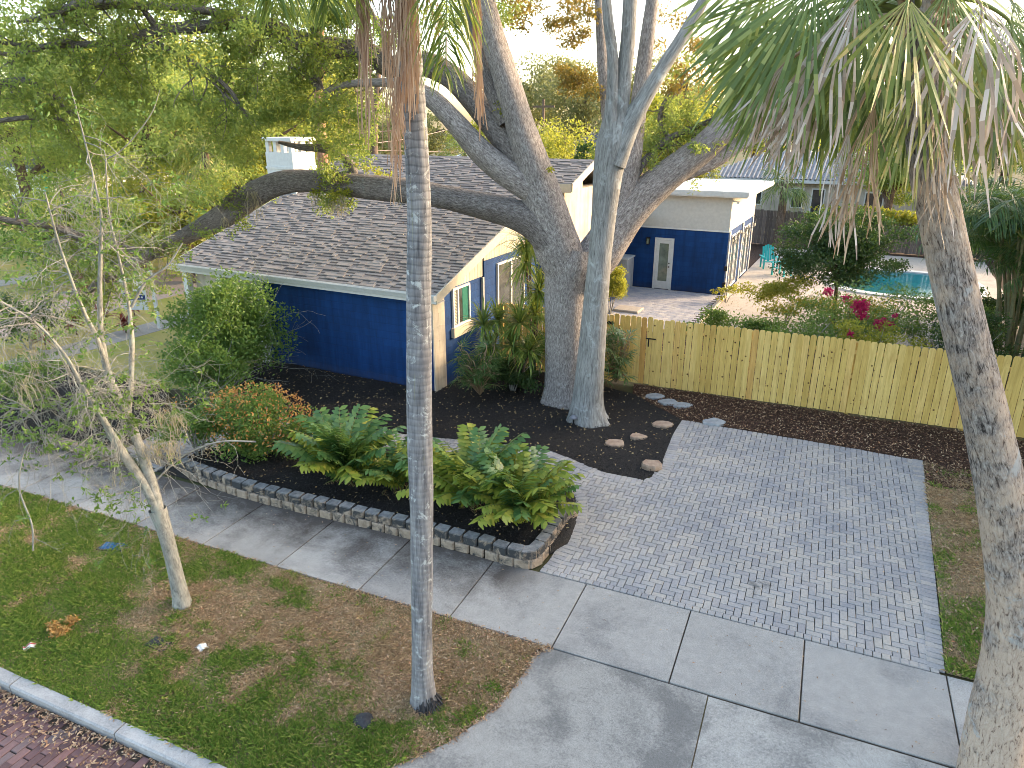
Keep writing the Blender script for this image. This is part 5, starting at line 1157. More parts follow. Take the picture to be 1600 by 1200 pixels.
FANS = [  # hub px, py, depth, axis (right, down, away), spread, length m, segments, droop, material, hang
    (1275, -25, 5.0, (-.55, 1, -.1), 1.05, .9, 30, .15, 'fan', 0), (1240, 40, 5.4, (-.7, .8, .1), .9, .68, 26, .2, 'fan', 0), (1240, 60, 5.6, (-.35, 1, .1), .8, .78, 22, .2, 'fan', 0),
    (1418, 0, 4.7, (0, 1, -.2), 1.1, .72, 26, .1, 'fanold', 0), (1345, -30, 5.0, (-.3, 1, 0), 1.0, .85, 26, .1, 'fan', 0), (1440, 105, 4.9, (-.15, 1, -.1), .55, .75, 18, .1, 'fanold', 0), (1395, 95, 5.2, (-.35, 1, 0), .6, .7, 18, .1, 'fan', 0),
    (1532, 5, 4.8, (.0, 1, -.2), .85, .92, 20, .2, 'fandead', .4), (1480, -20, 5.0, (.15, 1, 0), .9, .8, 24, .1, 'fan', 0), (1575, 30, 5.3, (.5, 1, .1), 1.0, .9, 26, .2, 'fan', 0), (1490, 90, 5.2, (.2, 1, .1), .7, .75, 20, .1, 'fanold', 0), (1545, 90, 5.5, (.25, 1, .1), .8, .75, 22, .15, 'fanold', 0), (1600, 70, 5.4, (.5, .9, .1), .9, .8, 24, .2, 'fan', 0),
    (1338, 0, 4.9, (-.35, 1, 0), .45, .92, 13, .1, 'fandead', .3), (1285, 95, 5.1, (-.45, 1, 0), .5, .68, 14, .1, 'fandead', .35), (1262, 105, 5.2, (-.3, 1, 0), .4, .62, 12, .1, 'fandead', .3), (1225, 100, 5.3, (-.45, 1, 0), .4, .55, 12, .1, 'fandead', .3), (1365, 165, 5.0, (-.12, 1, 0), .34, .85, 22, .05, 'fanbrown', .2), (1325, 205, 5.0, (-.05, 1, 0), .28, .72, 16, .05, 'fandead', .3), (1458, 170, 5.0, (.05, 1, -.05), .35, .72, 16, .05, 'fanbrown', .3), (1475, 200, 5.15, (.1, 1, 0), .3, .6, 14, .05, 'fandead', .3),
    (1555, 130, 5.3, (.15, 1, 0), .7, .55, 20, .1, 'fandead', .4), (1290, 40, 5.6, (-.2, 1, .2), .9, .85, 24, .15, 'fan', 0), (1320, 100, 5.7, (-.2, 1, .2), .7, .7, 20, .1, 'fan', 0), (1500, 20, 5.8, (.3, 1, .4), .9, .9, 24, .15, 'fan', 0),
    (1255, 20, 5.8, (-.5, 1, .2), .85, .85, 26, .1, 'fan', 0), (1300, 70, 5.9, (-.3, 1, .2), .8, .95, 26, .1, 'fan', 0), (1380, 60, 5.9, (-.1, 1, .2), .8, .95, 26, .1, 'fan', 0), (1460, 70, 5.9, (.1, 1, .2), .8, .9, 26, .1, 'fan', 0), (1540, 60, 6.0, (.3, 1, .2), .8, .9, 26, .1, 'fan', 0), (1230, 90, 5.9, (-.6, 1, .2), .65, .6, 22, .1, 'fan', 0), (1260, 150, 5.9, (-.3, 1, .2), .6, .55, 20, .1, 'fandead', .3), (1420, 150, 5.8, (0, 1, .2), .6, .6, 20, .1, 'fan', 0), (1500, 160, 5.8, (.1, 1, .2), .7, .55, 20, .1, 'fanold', 0), (1580, 150, 5.7, (.2, 1, .2), .7, .55, 20, .1, 'fanold', 0), (1360, 20, 5.3, (-.15, 1, 0), .9, .8, 26, .1, 'fan', 0),
    (1195, 0, 6.1, (-.5, 1, .1), .8, .75, 24, .1, 'fan', 0), (1240, 0, 6.2, (-.2, 1, .1), .9, 1.0, 24, .1, 'fan', 0), (1330, 10, 6.2, (0, 1, .1), .9, 1.0, 24, .1, 'fan', 0), (1480, 0, 6.2, (.1, 1, .1), .9, 1.0, 24, .1, 'fan', 0), (1580, 0, 6.2, (.3, 1, .1), .9, 1.0, 24, .1, 'fan', 0), (1400, -20, 6.3, (0, 1, .1), 1.0, 1.0, 24, .1, 'fan', 0),
    (1215, -60, 5.2, (-.8, .6, 0), .9, .66, 26, .25, 'fan', 0), (1330, -160, 5.0, (-.6, -.6, 0), 1.2, .9, 26, .25, 'fan', 0), (1440, -220, 5.2, (0, -1, 0), 1.2, .9, 26, .25, 'fan', 0), (1560, -160, 5.2, (.7, -.6, 0), 1.2, .9, 26, .25, 'fan', 0), (1640, -40, 5.3, (1, .3, 0), 1.1, .9, 26, .25, 'fan', 0), (1420, -60, 6.1, (0, .1, 1), 1.2, .9, 26, .3, 'fan', 0), (1400, -90, 4.4, (-.2, .2, -1), 1.2, .9, 26, .3, 'fan', 0)]
for px, py, Y, ax, spd, L, ns, dr, mk, hg in FANS:
    a = dirp(*ax); ns = int(ns * 1.0); fan(at(px, py, Y), a, -FW + UP * .35 + RT * g.normal(0, .15), spd, L, ns, dr, M[mk], g, sb, 'fan_leaf' if mk in ('fan', 'fanold') else 'dead_fan_leaf', .075, True, hg)
# boots: old leaf bases below the crown
for k in range(16):
    a = g.uniform(0, 6.28); z = g.uniform(-.45, .25); c = crown_s - sb.B + np.array([0, 0, z]); d = np.array([math.cos(a), math.sin(a), 0])
    tubeo('leaf_base', [c + d * .06, c + d * .16 + UP * .08, c + d * .26 + UP * .24], [.03, .025, .012], M['fanbrown'], sb.t, 6)
# ------------------------------------------------------------------ garden plants
g = np.random.default_rng(31)
def gxy(px, Y): p = at(px, 190, Y); return p[:2]
def pinnate(L, n, ll, lw, m, arch=.5, seed=0, vee=.5, droop=.15, rach=.012, hang=0.0, taper=.45):
    """one frond leaving the origin along +x and up, curving over: returns (rachis mesh, leaflet mesh)"""
    h = np.random.default_rng(seed); t = np.linspace(0, 1, 14); ang = 1.15 - arch * 2.0 * t; P = [np.zeros(3)]
    for a in ang[:-1]: P.append(P[-1] + np.array([math.cos(a), 0, math.sin(a)]) * L / 13)
    P = np.array(P); V0, Q0, U0 = tube(P, np.linspace(rach, .003, 14), 5); ra = mesh('rachis', V0, Q0, U0, True); ra.materials.append(M['rachis'])
    T = unit(np.gradient(P, axis=0)); V = []
    for k in range(n):
        s = .12 + .88 * (k + .5) / n; f = s * 13; i = min(int(f), 12); p = P[i] + (P[i + 1] - P[i]) * (f - i); tt = T[i]; nn = np.cross(np.array([0, 1.0, 0]), tt) * -1
        for sg in (-1, 1):
            l = ll * (math.sin(math.pi * (.14 + .8 * s)) ** taper) * h.uniform(.85, 1.1); d = unit(np.array([0, sg, 0]) * 1.0 + tt * (.35 + .5 * s) + nn * vee * -1 * h.uniform(.6, 1.2) + h.normal(0, .08, 3)); wd = unit(np.cross(d, nn)) * lw * h.uniform(.85, 1.15)
            a, b, c = p + d * l * .05, p + d * l * .5 + np.array([0, 0, -droop * l * .3 - hang * l * .2]), p + d * l * (1 - .25 * hang) + np.array([0, 0, -droop * l - hang * l * .8])
            V += [a - wd * .2, a + wd * .2, b + wd * .5, b - wd * .5, b - wd * .5, b + wd * .5, c + wd * .1, c - wd * .1]
    V = np.array(V); lf = mesh('leaflets', V, np.arange(len(V)).reshape(-1, 4)); lf.materials.append(m); return ra, lf
def put_frond(pair, parent, loc, az, tilt, sc_, name='frond'):
    o = bpy.data.objects.new(name, pair[0]); C.objects.link(o); o.parent = parent; o.location = loc; o.rotation_euler = (g.normal(0, .15), tilt, az); o.scale = (sc_,) * 3
    c = bpy.data.objects.new('leaflets', pair[1]); C.objects.link(c); c.parent = o
M['zam'] = m_leaf('cycad_leaflet', [(0, (.04, .10, .034)), (.5, (.08, .165, .05)), (1, (.17, .25, .07))], (.2, .34, .06), .25, .33)
M['zamy'] = m_leaf('yellow_cycad_leaflet', [(0, (.10, .16, .025)), (.5, (.2, .26, .038)), (1, (.42, .39, .07))], (.36, .4, .06), .3, .36)
ZG = [pinnate(1.3, 15, .25, .085, M['zam'], .40, k, .35, .2, .011, taper=.3) for k in range(3)]; ZY = [pinnate(1.25, 15, .25, .082, M['zamy'], .46, 10 + k, .35, .25, .011, taper=.3) for k in range(3)]
M['deadfr'] = m_leaf('dead_cycad_leaflet', [(0, (.16, .10, .05)), (1, (.34, .23, .12))], (.4, .28, .12), .2)
ZD = pinnate(.8, 14, .13, .03, M['deadfr'], .8, 20, .2, .6)
def zamia(label, xy, n, sc_, sets, z=.13):
    t = thing('cycad_plant', label, 'cycad', (xy[0], xy[1], z), 'cycads in the planter')
    for k in range(n):
        s = sets[g.integers(len(sets))]; ti = g.uniform(-.5, .35)
        put_frond(s[g.integers(3)], t.__class__ and t, (g.normal(0, .09), g.normal(0, .07), 0), k * 2.4 + g.normal(0, .2), ti, sc_ * g.uniform(.75, 1.1))
    for k in range(5): put_frond(ZD, t, (g.normal(0, .06), g.normal(0, .06), .0), g.uniform(0, 6.28), .75, sc_ * g.uniform(.5, .8), 'dead_frond')
    mb = TB(); mb.add([(0, 0, -.05), (.02, 0, .1), (0, .02, .2)], [.13, .12, .06], 9, lump=.1); mb.build('stump', M['brownbark'], t)
zamia('dark green cycad with stiff leaflets, leftmost clump beside the planter wall', gnd(540, 748, .13), 66, 1.14, [ZG, ZG, ZG, ZY]); zamia('smaller bright cycad tucked behind the ringed palm trunk', gnd(620, 760, .13), 34, .85, [ZG, ZY])
zamia('yellow green cycad right of the ringed palm trunk', gnd(735, 785, .13), 64, 1.1, [ZY, ZY, ZG]); zamia('wide yellow green cycad at the rounded end of the planter', gnd(815, 808, .13), 60, 1.0, [ZY, ZG, ZY])
def shrub(name, label, cat, xy, h, rad, m, n, L, W, stems=7, z0=.0, g=g, group=None, shell=.4, clumps=0, low=.25, bark='twigbark', twigs=0, extra=None):
    t = thing(name, label, cat, (xy[0], xy[1], z0), group)
    for k in range(stems):
        a = g.uniform(0, 6.28); e = np.array([math.cos(a) * rad[0] * .6, math.sin(a) * rad[1] * .6, h * g.uniform(.55, .9)])
        tubeo('stem', [(math.cos(a) * .05, math.sin(a) * .05, -.05), e * .4 + np.array([0, 0, .1]), e], [.02, .013, .005], M[bark], t, 5, .15)
    c = np.array([0, 0, h * (low + (1 - low) / 2)]); rz_ = h * (1 - low) / 2
    if clumps:
        P = np.concatenate([blob(n // clumps, c + unit(g.normal(size=3)) * np.array([rad[0], rad[1], rz_]) * g.uniform(.3, .85), np.array([rad[0], rad[1], rz_]) * g.uniform(.2, .36), g, .5) for _ in range(clumps)])
    else: P = blob(n, c, (rad[0], rad[1], rz_), g, shell)
    P = P[P[:, 2] > .03]
    V, Q = leaves(P, L, W, g, up=.3, droop=.1); obj('foliage', V, Q, m, t)
    if twigs:
        tb = TB(); tips = []
        for _ in range(twigs): rand_branch(tb, g, np.array([g.normal(0, .1), g.normal(0, .1), h * .2]), unit(np.array([g.normal(0, 1), g.normal(0, 1), g.uniform(.2, 1)])), h * g.uniform(.5, .85), .012, 2, tips, .4, (2, 4), .1, .7, .0025)
        tb.build('twig', M['twigbark'], t)
    if extra:
        mm, k, ll, ww = extra; P = blob(k, c, (rad[0] * 1.0, rad[1] * 1.0, rz_ * 1.05), g, .2); P = P[P[:, 2] > h * .35]; V, Q = leaves(P, ll, ww, g, up=.4); obj('new_leaves', V, Q, mm, t)
    return t
M['orange'] = m_leaf('copper_new_leaf', [(0, (.30, .12, .03)), (.5, (.42, .2, .06)), (1, (.5, .34, .1))], (.6, .3, .1), .35)
shrub('tall_shrub', 'tall loose green shrub with bare twigs against the left end of the blue wall', 'shrub', gnd(372, 600), 3.05, (2.0, 1.5), M['gleaf'], 15000, .11, .055, 9, clumps=80, low=.08, twigs=16)
shrub('leafy_shrub', 'green leafy shrub between the tall wall shrub and the planter, left of the copper leaves', 'shrub', gnd(335, 640), 1.9, (1.5, 1.1), M['gleaf'], 8500, .09, .045, 8, clumps=56, low=.05, twigs=12)
shrub('copper_tipped_shrub', 'rounded shrub with copper orange new leaves in the planter', 'shrub', gnd(412, 712, .1), 1.5, (1.35, 1.0), M['gleaf'], 11000, .08, .04, 8, z0=.1, clumps=54, low=-.05, extra=(M['orange'], 2300, .075, .035))
shrub('copper_tipped_shrub', 'thin leggy green shrub left of the copper tipped one in the planter', 'shrub', gnd(312, 712, .1), 1.35, (1.0, .8), M['gleaf'], 6000, .075, .034, 6, z0=.1, clumps=18, low=.1, twigs=5, extra=(M['orange'], 160, .07, .03))
shrub('green_shrub', 'bushy green shrub behind the drooping twigs at the left picture edge', 'shrub', gnd(40, 640), 1.5, (1.3, 1.2), M['gleaf'], 4200, .09, .045, 6, clumps=24, low=.05)
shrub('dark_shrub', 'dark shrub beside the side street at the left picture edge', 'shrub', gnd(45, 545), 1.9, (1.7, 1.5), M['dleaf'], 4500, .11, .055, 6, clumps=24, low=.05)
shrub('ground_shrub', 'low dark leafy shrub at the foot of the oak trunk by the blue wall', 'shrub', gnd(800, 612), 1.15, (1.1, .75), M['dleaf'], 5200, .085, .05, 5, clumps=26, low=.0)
shrub('ground_shrub', 'green leafy shrub under the spiky yucca heads, close to the oak', 'shrub', gnd(838, 590), 1.4, (.6, .6), M['gleaf'], 1800, .08, .045, 4, clumps=14, low=.1)
M['ros'] = m_leaf('yucca_leaf', [(0, (.06, .11, .028)), (.5, (.13, .2, .04)), (.85, (.28, .32, .065)), (1, (.46, .40, .10))], (.36, .42, .07), .3, .4)
M['rosd'] = m_leaf('dark_fan_leaf', [(0, (.03, .07, .025)), (.5, (.065, .12, .036)), (1, (.13, .19, .055))], (.2, .3, .06), .25, .4)
def rosette(c, n, L, W, g, droop=.6, up0=-.5):
    V = []
    for k in range(n):
        a = g.uniform(0, 6.283); e = g.uniform(up0, 1.4); d = unit(np.array([math.cos(a) * math.cos(e), math.sin(a) * math.cos(e), math.sin(e)])); l = L * g.uniform(.7, 1.1); sd = unit(np.cross(d, [0, 0, 1.0]) + 1e-4); q = np.array(c, float); prev = None
        for j in range(5):
            w = W * (.5, .95, .85, .55, .05)[j] / 2; cur = (q - sd * w, q + sd * w)
            if prev is not None: V += [prev[0], prev[1], cur[1], cur[0]]
            prev = cur; d = unit(d + np.array([0, 0, -droop * .22 * (j + .5)])); q = q + d * l / 4
    return V
def yucca(label, base, heads, m, L=.85, W=.045, n=60):
    t = thing('spiky_yucca', label, 'yucca', (base[0], base[1], 0), 'yuccas by the blue wall'); B = np.array([base[0], base[1], 0])
    for px, py, Y, s in heads:
        p = at(px, py, Y) - B; tubeo('stem', [(0, 0, -.05), (p * np.array([.5, .5, .5])), p], [.045, .035, .03], M['brownbark'], t, 7, .2)
        V = np.array(rosette(p, n, L * s, W, g)); obj('leaf_head', V, np.arange(len(V)).reshape(-1, 4), m, t)
yucca('tallest yucca with long hanging leaves beside the rear window', gnd(835, 575), [(826, 378, 17.6, 1.25), (822, 410, 17.6, 1.2), (842, 455, 17.4, 1.0), (836, 490, 17.4, .9)], M['ros'], n=130)
yucca('spiky yucca with a round starburst head in front of the pine fence', gnd(810, 605), [(812, 505, 16.9, 1.05), (826, 550, 16.8, .9), (800, 540, 16.8, .8)], M['ros'], n=130)
yucca('upright light green yucca beside the blinds window', gnd(765, 605), [(755, 508, 16.8, .85), (778, 500, 17, .8), (765, 540, 16.7, .7)], M['ros'], n=110)
def lady_palm(label, spots, base):
    t = thing('lady_palm', label, 'palm', (base[0], base[1], 0), 'lady palms near the oak'); T_ = type('T', (), {})(); T_.B = np.array([base[0], base[1], 0.0]); T_.t = t
    for px, py, Y, L in spots:
        h = at(px, py, Y); a = unit(np.array([g.normal(0, 1), g.normal(-.3, 1), g.uniform(-.2, .6)])); fan(h, a, np.array([0, 0, 1.0]) + g.normal(0, .4, 3), 1.35, L, 11, .25, M['rosd'], g, T_, 'fan_leaf', .045, True, 0, np.array([base[0], base[1], .1]))
lady_palm('dark lady palm with finger leaves right of the pale trunk by the gate', [(g.uniform(945, 985), g.uniform(515, 595), g.uniform(16.6, 17.3), .42) for _ in range(60)], gnd(962, 602))
lady_palm('dark lady palm with finger leaves under the blinds window', [(g.uniform(716, 775), g.uniform(540, 605), g.uniform(16.0, 16.6), .40) for _ in range(60)], gnd(750, 622))
# back yard planting
shrub('golden_bush', 'bright yellow green bush by the patio behind the gate', 'bush', (1.3, 9.6), 1.9, (.75, .75), M['yleaf'], 3600, .12, .045, 6, clumps=26, low=.1)
shrub('hedge_shrub', 'low green hedge shrub behind the fence, nearest the gate', 'shrub', (5.9, 5.6), 1.75, (1.5, .8), M['gleaf'], 4500, .09, .04, 5, clumps=22, low=.2, group='shrubs behind the pine fence')
shrub('hedge_shrub', 'green hedge shrub behind the middle of the fence', 'shrub', (8.0, 5.5), 2.1, (1.5, .9), M['gleaf'], 5000, .09, .04, 5, clumps=22, low=.2, group='shrubs behind the pine fence')
shrub('hedge_shrub', 'yellowing hedge shrub behind the fence below the pink flowers', 'shrub', (10.0, 5.6), 2.0, (1.3, .9), M['yleaf'], 3600, .09, .04, 5, clumps=18, low=.2, group='shrubs behind the pine fence')
shrub('dark_bed_shrub', 'dark twiggy shrub behind the fence beside the sabal trunk', 'shrub', (12.0, 6.6), 2.1, (1.5, 1.2), M['dleaf'], 4000, .10, .05, 5, clumps=18, low=.1, twigs=8, group='shrubs behind the pine fence')
shrub('lime_shrub', 'lime green shrub at the pool deck under the round dark tree', 'shrub', (7.2, 10.4), 1.9, (1.7, 1.2), M['yleaf'], 4600, .10, .05, 5, clumps=24, low=.15, twigs=4)
shrub('deck_shrub', 'green shrub on the deck edge in front of the pool, right of the pink flowers', 'shrub', (11.6, 9.3), 1.9, (1.7, 1.1), M['gleaf'], 4200, .09, .045, 6, clumps=30, low=.1, twigs=6); shrub('deck_shrub', 'yellow green shrub on the deck edge under the round tree, behind the pink flowers', 'shrub', (9.7, 9.8), 1.7, (1.5, 1.0), M['yleaf'], 3600, .09, .045, 6, clumps=28, low=.1)
shrub('corner_vine', 'sparse yellow green sprig at the corner of the blue wing', 'plant', (4.75, 13.2), .8, (.7, .5), M['yleaf'], 300, .12, .06, 4, clumps=8, low=.1)
bo = shrub('bougainvillea', 'arching bougainvillea with magenta pink flower clusters behind the fence', 'bougainvillea', (9.4, 7.4), 2.6, (2.4, 1.3), M['gleaf'], 4400, .085, .045, 8, clumps=40, low=.15, twigs=10)
M['pink'] = m_leaf('magenta_flower', [(0, (.36, .012, .07)), (.6, (.5, .02, .11)), (1, (.58, .05, .18))], (.7, .04, .2), .4)
for px, py, Y, r, n in ((1345, 478, 22.6, .2, 240), (1346, 494, 22.4, .13, 130), (1378, 507, 22, .17, 170), (1294, 456, 23, .12, 80), (1322, 466, 23, .1, 60), (1392, 506, 22, .07, 30), (1328, 522, 21, .06, 30), (1398, 494, 22, .06, 24)):
    P = blob(n * 2, at(px, py, Y - 3.4) - np.array([9.4, 7.4, 0]), (r * 1.25, r * 1.25, r), g, .5); V, Q = leaves(P, .065, .055, g); obj('flower_cluster', V, Q, M['pink'], bo)
def tree(name, label, xy, h, crown, m, n, L, W, group=None, trunk=.2, cz=.62, rz_=.36, clumps=40, bark='brownbark', limbs=6, cat='tree', seed=0, cl=(.2, .42)):
    g = np.random.default_rng(seed + 100); t = thing(name, label, cat, (xy[0], xy[1], 0), group)
    lean = g.normal(0, .03, 2) * h
    tubeo('trunk', [(0, 0, -.1), (lean[0] * .4, lean[1] * .4, h * .25), (lean[0], lean[1], h * .55), (lean[0] * 1.3, lean[1] * 1.3, h * .85)], [trunk * 1.15, trunk * .9, trunk * .65, trunk * .15], M[bark], t, 9, .5, lump=.06, flare=(.4, .4, 5))
    for k in range(limbs):
        a = k * 2.4 + g.normal(0, .4); z = h * g.uniform(.3, .6); e = np.array([math.cos(a) * crown * .75, math.sin(a) * crown * .75, h * g.uniform(.6, .85)]); s = np.array([lean[0] * z / h, lean[1] * z / h, z])
        tubeo('limb', [s, s * .5 + e * .5 + np.array([0, 0, g.normal(0, .3)]), e], [trunk * .5, trunk * .3, trunk * .06], M[bark], t, 6, .5)
    c = np.array([lean[0], lean[1], h * cz]); R3 = np.array([crown, crown, h * rz_]); P = []
    for _ in range(clumps):
        q = unit(g.normal(size=3)); k = g.uniform(.25, .95); s = g.uniform(*cl); P.append(blob(n // clumps, c + q * k * R3, R3 * s * np.array([1, 1, .75]), g, .5))
    V, Q = leaves(np.concatenate(P), L, W, g, up=.2, droop=.1); obj('crown', V, Q, m, t); return t
tree('round_tree', 'dark round crowned small tree with dense fine leaves beside the pool', (8.7, 11.6), 3.9, 2.2, M['dleaf'], 30000, .10, .055, trunk=.07, cz=.70, rz_=.3, clumps=90, seed=1, limbs=8)
M['areca'] = m_leaf('areca_leaflet', [(0, (.018, .05, .018)), (.5, (.035, .085, .028)), (.9, (.08, .14, .04)), (1, (.2, .22, .06))], (.2, .32, .06), .35, .4)
AR = [pinnate(2.5, 34, .52, .034, M['areca'], .62 + .08 * k, 40 + k, .25, .25, .018, .25) for k in range(4)]
def areca(label, xy, n, h, sc_, group='areca palms beside the pool'):
    t = thing('areca_palm', label, 'palm', (xy[0], xy[1], 0), group)
    for k in range(n // 3):
        a = g.uniform(0, 6.28); r = g.uniform(.05, .55); b = np.array([math.cos(a) * r, math.sin(a) * r, -.05]); top = np.array([math.cos(a) * (r + g.uniform(.2, 1.0)), math.sin(a) * (r + g.uniform(.2, 1.0)), h * g.uniform(.4, .72)])
        tubeo('stem', [b, (b + top) / 2 + np.array([0, 0, .1]), top], [.055, .045, .04], M['areast'], t, 7, .3)
        for j in range(5): put_frond(AR[g.integers(4)], t, tuple(top), g.uniform(0, 6.28), g.uniform(-.3, .5), sc_ * g.uniform(.75, 1.1))
M['areast'] = m_noise('areca_stem', [(.3, (.10, .10, .05)), (.7, (.2, .19, .1))], 6, bump=.2)
areca('tall dense areca palm clump right of the sabal trunk', (13.7, 9.4), 48, 5.8, 1.1); areca('dark areca palm clump at the right picture edge', (15.6, 11.0), 45, 6.2, 1.15); areca('areca palm arching over the far pool edge left of the sabal trunk', (14.6, 16.0), 39, 4.6, 1.0); areca('dark areca palm filling the gap behind the first clump right of the sabal trunk', (15.4, 14.0), 39, 5.6, 1.1); areca('areca palm deep in shade behind the right pool edge', (17.2, 15.2), 42, 6.8, 1.15)
shrub('weed_shrub', 'low green weeds behind the fence at the right picture edge', 'weeds', (14.2, 6.6), 1.25, (1.2, .7), M['gleaf'], 900, .10, .05, 5, clumps=14, low=.05, twigs=4)
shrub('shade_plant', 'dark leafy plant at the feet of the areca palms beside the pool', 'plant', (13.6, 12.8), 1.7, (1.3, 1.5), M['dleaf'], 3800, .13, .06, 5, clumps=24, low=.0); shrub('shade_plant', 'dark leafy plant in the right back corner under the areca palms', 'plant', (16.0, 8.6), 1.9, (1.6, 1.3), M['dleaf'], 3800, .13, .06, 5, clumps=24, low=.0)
# cordylines in the corner bed
M['cord'] = m_leaf('maroon_cordyline_leaf', [(0, (.06, .012, .012)), (.6, (.16, .035, .025)), (1, (.3, .1, .05))], (.4, .08, .06), .3)
for x, y, s, lab in ((165, 512, 1.0, 'maroon cordyline on the side verge, tallest of the red plants'), (197, 520, .8, 'maroon cordyline beside the pale walk near the sign'), (120, 522, .9, 'maroon cordyline left of the tallest red plant'), (72, 545, .8, 'reddish cordyline nearest the left picture edge'), (210, 492, .6, 'small red cordyline at the sign post')):
    p = gnd(x, y); t = thing('cordyline', lab, 'cordyline', (p[0], p[1], 0), 'red cordylines by the side walk')
    tubeo('stem', [(0, 0, -.05), (.02, 0, .35 * s)], [.025, .02], M['brownbark'], t, 6); V = np.array(rosette((0.02, 0, .38 * s), 34, .62 * s, .12, g, .5, -.1)); obj('leaf_head', V, np.arange(len(V)).reshape(-1, 4), M['cord'], t)
# ------------------------------------------------------------------ trees behind
G1 = 'trees behind the house'
BT = [ # px, depth, height, crown, mat, leaves, label
    (20, 36, 11.5, 5.0, 'oakleaf', 15000, 'broad green tree furthest left across the side street'), (120, 44, 12.5, 5.5, 'yleaf', 15000, 'yellow green tree across the side street, second from the left'), (215, 38, 10.0, 4.6, 'oakleaf', 15000, 'green tree behind the upper oak limb above the sign'),
    (300, 48, 13.5, 5.5, 'yleaf', 15000, 'tall yellow green tree rising behind the left roof corner'), (385, 37, 10.0, 4.2, 'oakleaf', 13000, 'leafy green tree left of the white chimney'), (440, 41, 10.5, 3.8, 'yleaf', 12000, 'golden green tree directly behind the white chimney'),
    (525, 60, 14.0, 4.0, 'pleaf', 5000, 'thin open tree right of the chimney with sky between its leaves'), (70, 29, 5.0, 3.2, 'gleaf', 9000, 'low bushy tree across the side street in front of the white house'), (180, 33, 5.0, 3.4, 'yleaf', 9000, 'low yellow bushy tree across the side street, above the oak limb tip'), (265, 31, 5.2, 3.0, 'yleaf', 9000, 'low bushy tree just left of the roof corner'),
    (345, 33, 5.6, 3.0, 'oakleaf', 8000, 'dense low tree touching the left roof edge'), (420, 36, 5.6, 2.6, 'yleaf', 7000, 'bright low tree at the foot of the chimney'),
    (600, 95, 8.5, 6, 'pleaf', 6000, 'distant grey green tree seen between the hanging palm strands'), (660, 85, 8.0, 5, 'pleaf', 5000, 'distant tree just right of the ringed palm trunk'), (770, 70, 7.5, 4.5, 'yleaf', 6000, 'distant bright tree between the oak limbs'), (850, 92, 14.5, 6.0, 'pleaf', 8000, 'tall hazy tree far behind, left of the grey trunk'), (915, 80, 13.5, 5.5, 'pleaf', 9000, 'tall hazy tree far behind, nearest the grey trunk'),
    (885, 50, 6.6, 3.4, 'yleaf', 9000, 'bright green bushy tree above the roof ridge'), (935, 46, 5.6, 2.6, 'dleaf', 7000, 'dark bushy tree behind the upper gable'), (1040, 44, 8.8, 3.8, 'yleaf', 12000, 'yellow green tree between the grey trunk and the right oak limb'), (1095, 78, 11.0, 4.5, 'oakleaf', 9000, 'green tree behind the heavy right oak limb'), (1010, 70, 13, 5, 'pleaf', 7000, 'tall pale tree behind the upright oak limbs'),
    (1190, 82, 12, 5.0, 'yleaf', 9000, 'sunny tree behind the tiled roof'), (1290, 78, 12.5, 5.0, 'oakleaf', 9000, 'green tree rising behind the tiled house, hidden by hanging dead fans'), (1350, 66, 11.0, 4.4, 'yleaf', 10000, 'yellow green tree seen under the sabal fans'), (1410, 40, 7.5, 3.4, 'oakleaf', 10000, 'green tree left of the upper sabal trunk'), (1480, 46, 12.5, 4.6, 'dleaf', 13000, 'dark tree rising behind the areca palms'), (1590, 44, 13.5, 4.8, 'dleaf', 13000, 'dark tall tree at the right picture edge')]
for k, (px, Y, h, cr, mk, n, lab) in enumerate(BT):
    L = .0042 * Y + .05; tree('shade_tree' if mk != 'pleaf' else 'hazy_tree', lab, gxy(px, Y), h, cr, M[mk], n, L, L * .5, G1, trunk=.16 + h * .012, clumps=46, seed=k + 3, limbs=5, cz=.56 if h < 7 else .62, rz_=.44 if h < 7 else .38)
# unseen trees added beyond the right edge of view to shade the drive
for k, (x, y, h, cr) in enumerate(((17.5, -1.5, 10.5, 4.6), (19, 5.5, 10.5, 4.6), (20.5, 12, 10.0, 4.4), (25, 2, 12.5, 5.2), (26, 10, 12.5, 5.4), (27, 18, 11.5, 5.2), (31, 26, 11.5, 5.0))):
    tree('unseen_shading_tree', 'big dark unseen tree added to shade the drive, ' + ('nearest the street', 'beside the drive', 'behind the areca palms', 'second row near the street', 'second row beside the drive', 'second row behind the pool', 'furthest behind the pool')[k], (x, y), h, cr, M['dleaf'], 9000, .3, .17, 'unseen trees added for shade', trunk=.25, clumps=60, seed=80 + k, cz=.58, rz_=.44)
# bare leaning trunk and the rust barked trunk
M['rust'] = m_bark('rust_bark', (.14, .06, .035), (.30, .16, .10), (.42, .28, .2), 5, 1)
tt = Tree('pine_tree', 'tall rust coloured bare trunk rising beside the chimney', 'tree', np.r_[gxy(500, 33), 0]); tt.limb('trunk', [(508, 330, 20, 33), (505, 260, 17, 33), (500, 180, 15, 33), (497, 120, 14, 33), (500, 60, 12, 33), (505, -40, 8, 33)], M['rust'], sides=10, step=.4)
tt.limb('limb', [(501, 150, 6, 33), (480, 105, 5, 33), (455, 98, 4, 33), (430, 100, 2, 33)], M['rust'], sides=6, step=.3); tt.limb('limb', [(500, 130, 7, 33), (515, 95, 6, 33), (560, 90, 4, 33), (600, 70, 3, 33)], M['rust'], sides=6, step=.3)
P = np.concatenate([blob(260, at(g.uniform(440, 570), g.uniform(-60, 40), 33 + g.normal(0, .6)), (.7, .7, .4), g, .5) for _ in range(16)]); tt.leaves('foliage', P, .16, .06, M['oakleaf'], g)
